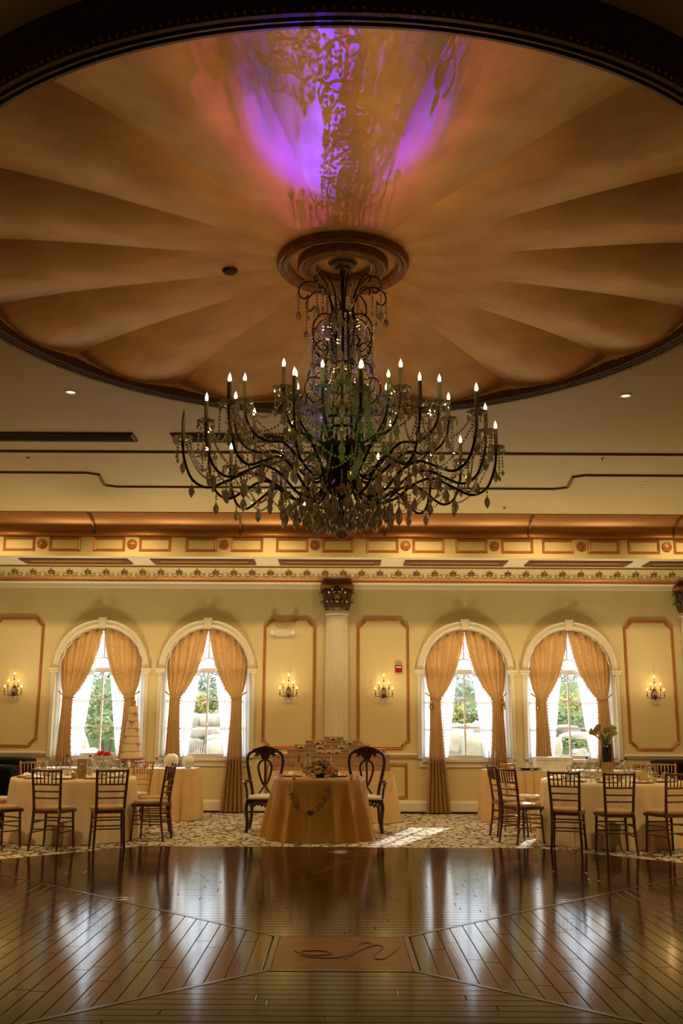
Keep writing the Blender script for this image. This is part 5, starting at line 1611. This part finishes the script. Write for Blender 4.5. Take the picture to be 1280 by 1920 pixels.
MB().prism(hp, .004).build('heart', 'letter', bn, False, (q.x - ST[0], q.y - .04 - ST[1], q.z))

# --- boxes on the gift table
def giftbox(x0, x1, z0, z1, y0, d, label, tagx=None, mt='kraft'):
    t = thing('gift_box', label, 'box', ((x0 + x1) / 2, y0 + d / 2, z0), group='boxes on the gift table')
    a = (x1 - x0) / 2; h = z1 - z0
    MB().box(-a, a, -d / 2, d / 2, 0, h * .70).build('base', mt, t)
    MB().box(-a - .004, a + .004, -d / 2 - .004, d / 2 + .004, h * .70, h).build('lid', mt, t)
    if tagx is not None:
        tg = MB().box(tagx - .055, tagx + .055, -d / 2 - .008, -d / 2 - .004, h * .15, h * .8).build('name_card', 'card', t)
        bw = MB().bead((tagx, -d / 2 - .014, h * .35), .018, .012)
        bw.bead((tagx - .022, -d / 2 - .012, h * .36), .014, .010); bw.bead((tagx + .022, -d / 2 - .012, h * .36), .014, .010)
        bw.build('ribbon_bow', 'letter', tg)
GX = lambda px: atY(px, 1410, 16.0).x
zt = .752
rows = [ # z0, z1, y, depth, [ (px0, px1, card px or None) ]
    (zt, zt + .125, 15.92, .40, [(512, 566, None), (567, 622, None), (623, 678, None), (679, 732, None)]),
    (zt + .127, zt + .25, 15.95, .36, [(510, 560, None), (561, 620, None), (621, 676, None), (677, 730, None)]),
    (zt + .252, zt + .33, 15.99, .32, [(538, 575, None), (576, 607, 599), (608, 628, 617), (629, 655, 632), (656, 700, 690), (701, 722, None)]),
    (zt + .332, zt + .395, 16.02, .28, [(552, 592, 564), (593, 620, 600), (621, 650, 640), (651, 694, None)]),
    (zt + .397, zt + .46, 16.06, .24, [(572, 608, 595), (609, 640, None), (641, 672, 655)]),
    (zt + .462, zt + .515, 16.10, .20, [(606, 644, 624)]),
]
nm_row = ['bottom row', 'second row', 'third row', 'fourth row', 'fifth row', 'top']
for ri, (z0, z1, y0, d, bs) in enumerate(rows):
    for bi, (a, b, c) in enumerate(bs):
        giftbox(GX(a) + .004, GX(b) - .004, z0, z1, y0, d, 'brown kraft box, %s of the %s in the stack' % (['leftmost', 'second from left', 'third from left', 'fourth from left', 'fifth from left', 'sixth from left'][bi] if bi < len(bs) - 1 else 'rightmost', nm_row[ri]) if ri < 5 else 'single brown kraft box crowning the stack behind the head table', None if c is None else GX(c) - (GX(a) + GX(b)) / 2)

# --- wedding cake
CX = atY(246, 1425, 16.25).x
ck = thing('wedding_cake', 'tall seven-tier cream wedding cake with pink petals', 'cake', (CX, 16.25, .90))
z = 0
for k, r in enumerate((.158, .143, .128, .112, .096, .082, .068)):
    h = .118
    T = MB().lathe([(0, z), (r, z), (r + .003, z + .006), (r, z + .012), (r, z + h - .012), (r - .006, z + h), (0, z + h)], 36).build('tier', 'icing', ck, 'auto')
    MB().lathe([(r + .004, z), (r + .006, z + .006), (r + .004, z + .012)], 36).build('ribbon', 'gold_plate', T, True)
    z += h
for k in range(26):
    a = k * 2 * PI / 26
    MB().bead((.168 * math.cos(a), .168 * math.sin(a), .018), .022).build('petal', 'pink', ck)
for a, zz, r in ((-2.6, .125, .155), (-.6, .24, .14), (-2.4, .36, .125), (-.7, .47, .105), (-1.6, .59, .10), (-.9, .71, .085), (-1.2, .835, .03)):
    fm = MB()
    for q in range(6): fm.bead((r * math.cos(a) + .02 * math.cos(q), r * math.sin(a) + .02 * math.sin(q), zz + .012 * math.sin(q * 2)), .02)
    fm.build('sugar_flower', 'pink', ck)
cs = thing('cake_stand', 'round silver cake stand under the wedding cake', 'cake stand', (CX, 16.25, .772))
MB().lathe([(0, 0), (.24, 0), (.245, .012), (.22, .02), (.225, .105), (.25, .112), (.25, .127), (0, .127)], 40).build('drum', 'silver', cs, 'auto')
fm = MB()
for k in range(16):
    a = 2 * PI * k / 16; fm.bead((.228 * math.cos(a), .228 * math.sin(a), .06), .022, .03)
fm.build('embossed_band', 'silver', cs)
# hat box with red flowers
hb = thing('flower_box', 'round pale box heaped with red flowers on the cake table', 'flower box', (atY(192, 1430, 16.2).x, 16.2, .772))
MB().lathe([(0, 0), (.15, 0), (.15, .15), (.158, .15), (.158, .185), (0, .185)], 32).build('box_body', 'cushion_pale', hb, 'auto')
rl = random.Random(4)
for k in range(14):
    a = k * 2.4; u = math.sqrt(k / 14); c = Vector((.12 * u * math.cos(a), .12 * u * math.sin(a), .20 + .05 * (1 - u)))
    fm = MB()
    for q in range(9):
        d = Vector((rl.gauss(0, 1), rl.gauss(0, 1), rl.gauss(0, 1))).normalized(); fm.bead(tuple(c + d * .022), .018)
    fm.build('flower', 'red' if k % 3 else 'pink', hb)
for px, dx, r, lab in ((321, 0, .115, 'larger white paper lantern ball on the cake table'), (353, 0, .10, 'smaller white paper lantern ball beside the first')):
    x = atY(px, 1430, 16.15).x
    t = thing('paper_lantern', lab, 'lantern', (x, 16.15, .771))
    MB().lathe([(max(.012, r * math.sin(PI * k / 24)) * (1 + .012 * (k % 2)), r - r * math.cos(PI * k / 24)) for k in range(25)], 32).build('globe', 'white_cloth', t, True)
    MB().lathe([(r * .25, 2 * r - .012), (r * .25, 2 * r + .001), (r * .22, 2 * r + .001)], 20).build('rim', 'silver', t)
rn2 = random.Random(21)
for k, px in enumerate((283, 296, 308)):
    x = atY(px, 1438, 16.05).x
    t = thing('flower_spray', 'small cluster of white and pink blossom lying on the cake table', 'flowers', (x, 16.08, .772), group='blossom on the cake table')
    fm = MB()
    for q in range(14): fm.bead((rn2.gauss(0, .03), rn2.gauss(0, .02), .02 + abs(rn2.gauss(0, .02))), .018)
    fm.build('blossom', 'white_cloth', t)
x = atY(306, 1432, 16.0).x - .15
t = thing('flower_spray', 'pink rose at the corner of the cake stand', 'flowers', (atY(272, 1437, 15.99).x, 15.99, .772))
fm = MB()
for q in range(16): fm.bead((rn2.gauss(0, .022), rn2.gauss(0, .015), .04 + rn2.gauss(0, .02)), .02)
fm.build('blossom', 'pink', t)
# --- on the right skirted table
for px, lab in ((922, 'clear glass cylinder vase at the left end of the right skirted table'), (933, 'shorter clear glass cylinder vase beside it')):
    x = atY(px, 1440, 16.2).x; h = .30 if px < 930 else .2
    tag(MB().lathe([(0, .0), (.055, .0), (.055, h), (.05, h), (.05, .012), (0, .012)], 24).build('cylinder_vase', 'glass', None, 'auto', (x, 16.2, .771)), lab, 'vase')
x = atY(985, 1436, 16.2).x
t = thing('serving_tray', 'low silver serving tray on the right skirted table', 'tray', (x, 16.2, .771))
MB().lathe([(0, .03), (.20, .03), (.24, .045), (.245, .04), (.2, .022), (.08, .02), (.06, 0), (0, 0)], 36).build('dish', 'silver', t, 'auto')
x = atY(1095, 1432, 16.25).x
t = thing('white_box', 'plain white box on the right skirted table under the window', 'box', (atY(1035, 1425, 16.3).x, 16.3, .771))
MB().box(-.28, .28, -.15, .15, 0, .16).build('base', 'white_cloth', t); MB().box(-.285, .285, -.155, .155, .16, .20).build('lid', 'white_cloth', t)
t = thing('covered_tureen', 'white covered tureen on the black table at the left edge', 'tureen', (-5.0, 14.75, .862))
MB().lathe([(0, 0), (.05, 0), (.09, .02), (.10, .035), (.05, .05), (.012, .055), (.012, .07), (0, .072)], 24).build('dish', 'white_cloth', t, True)
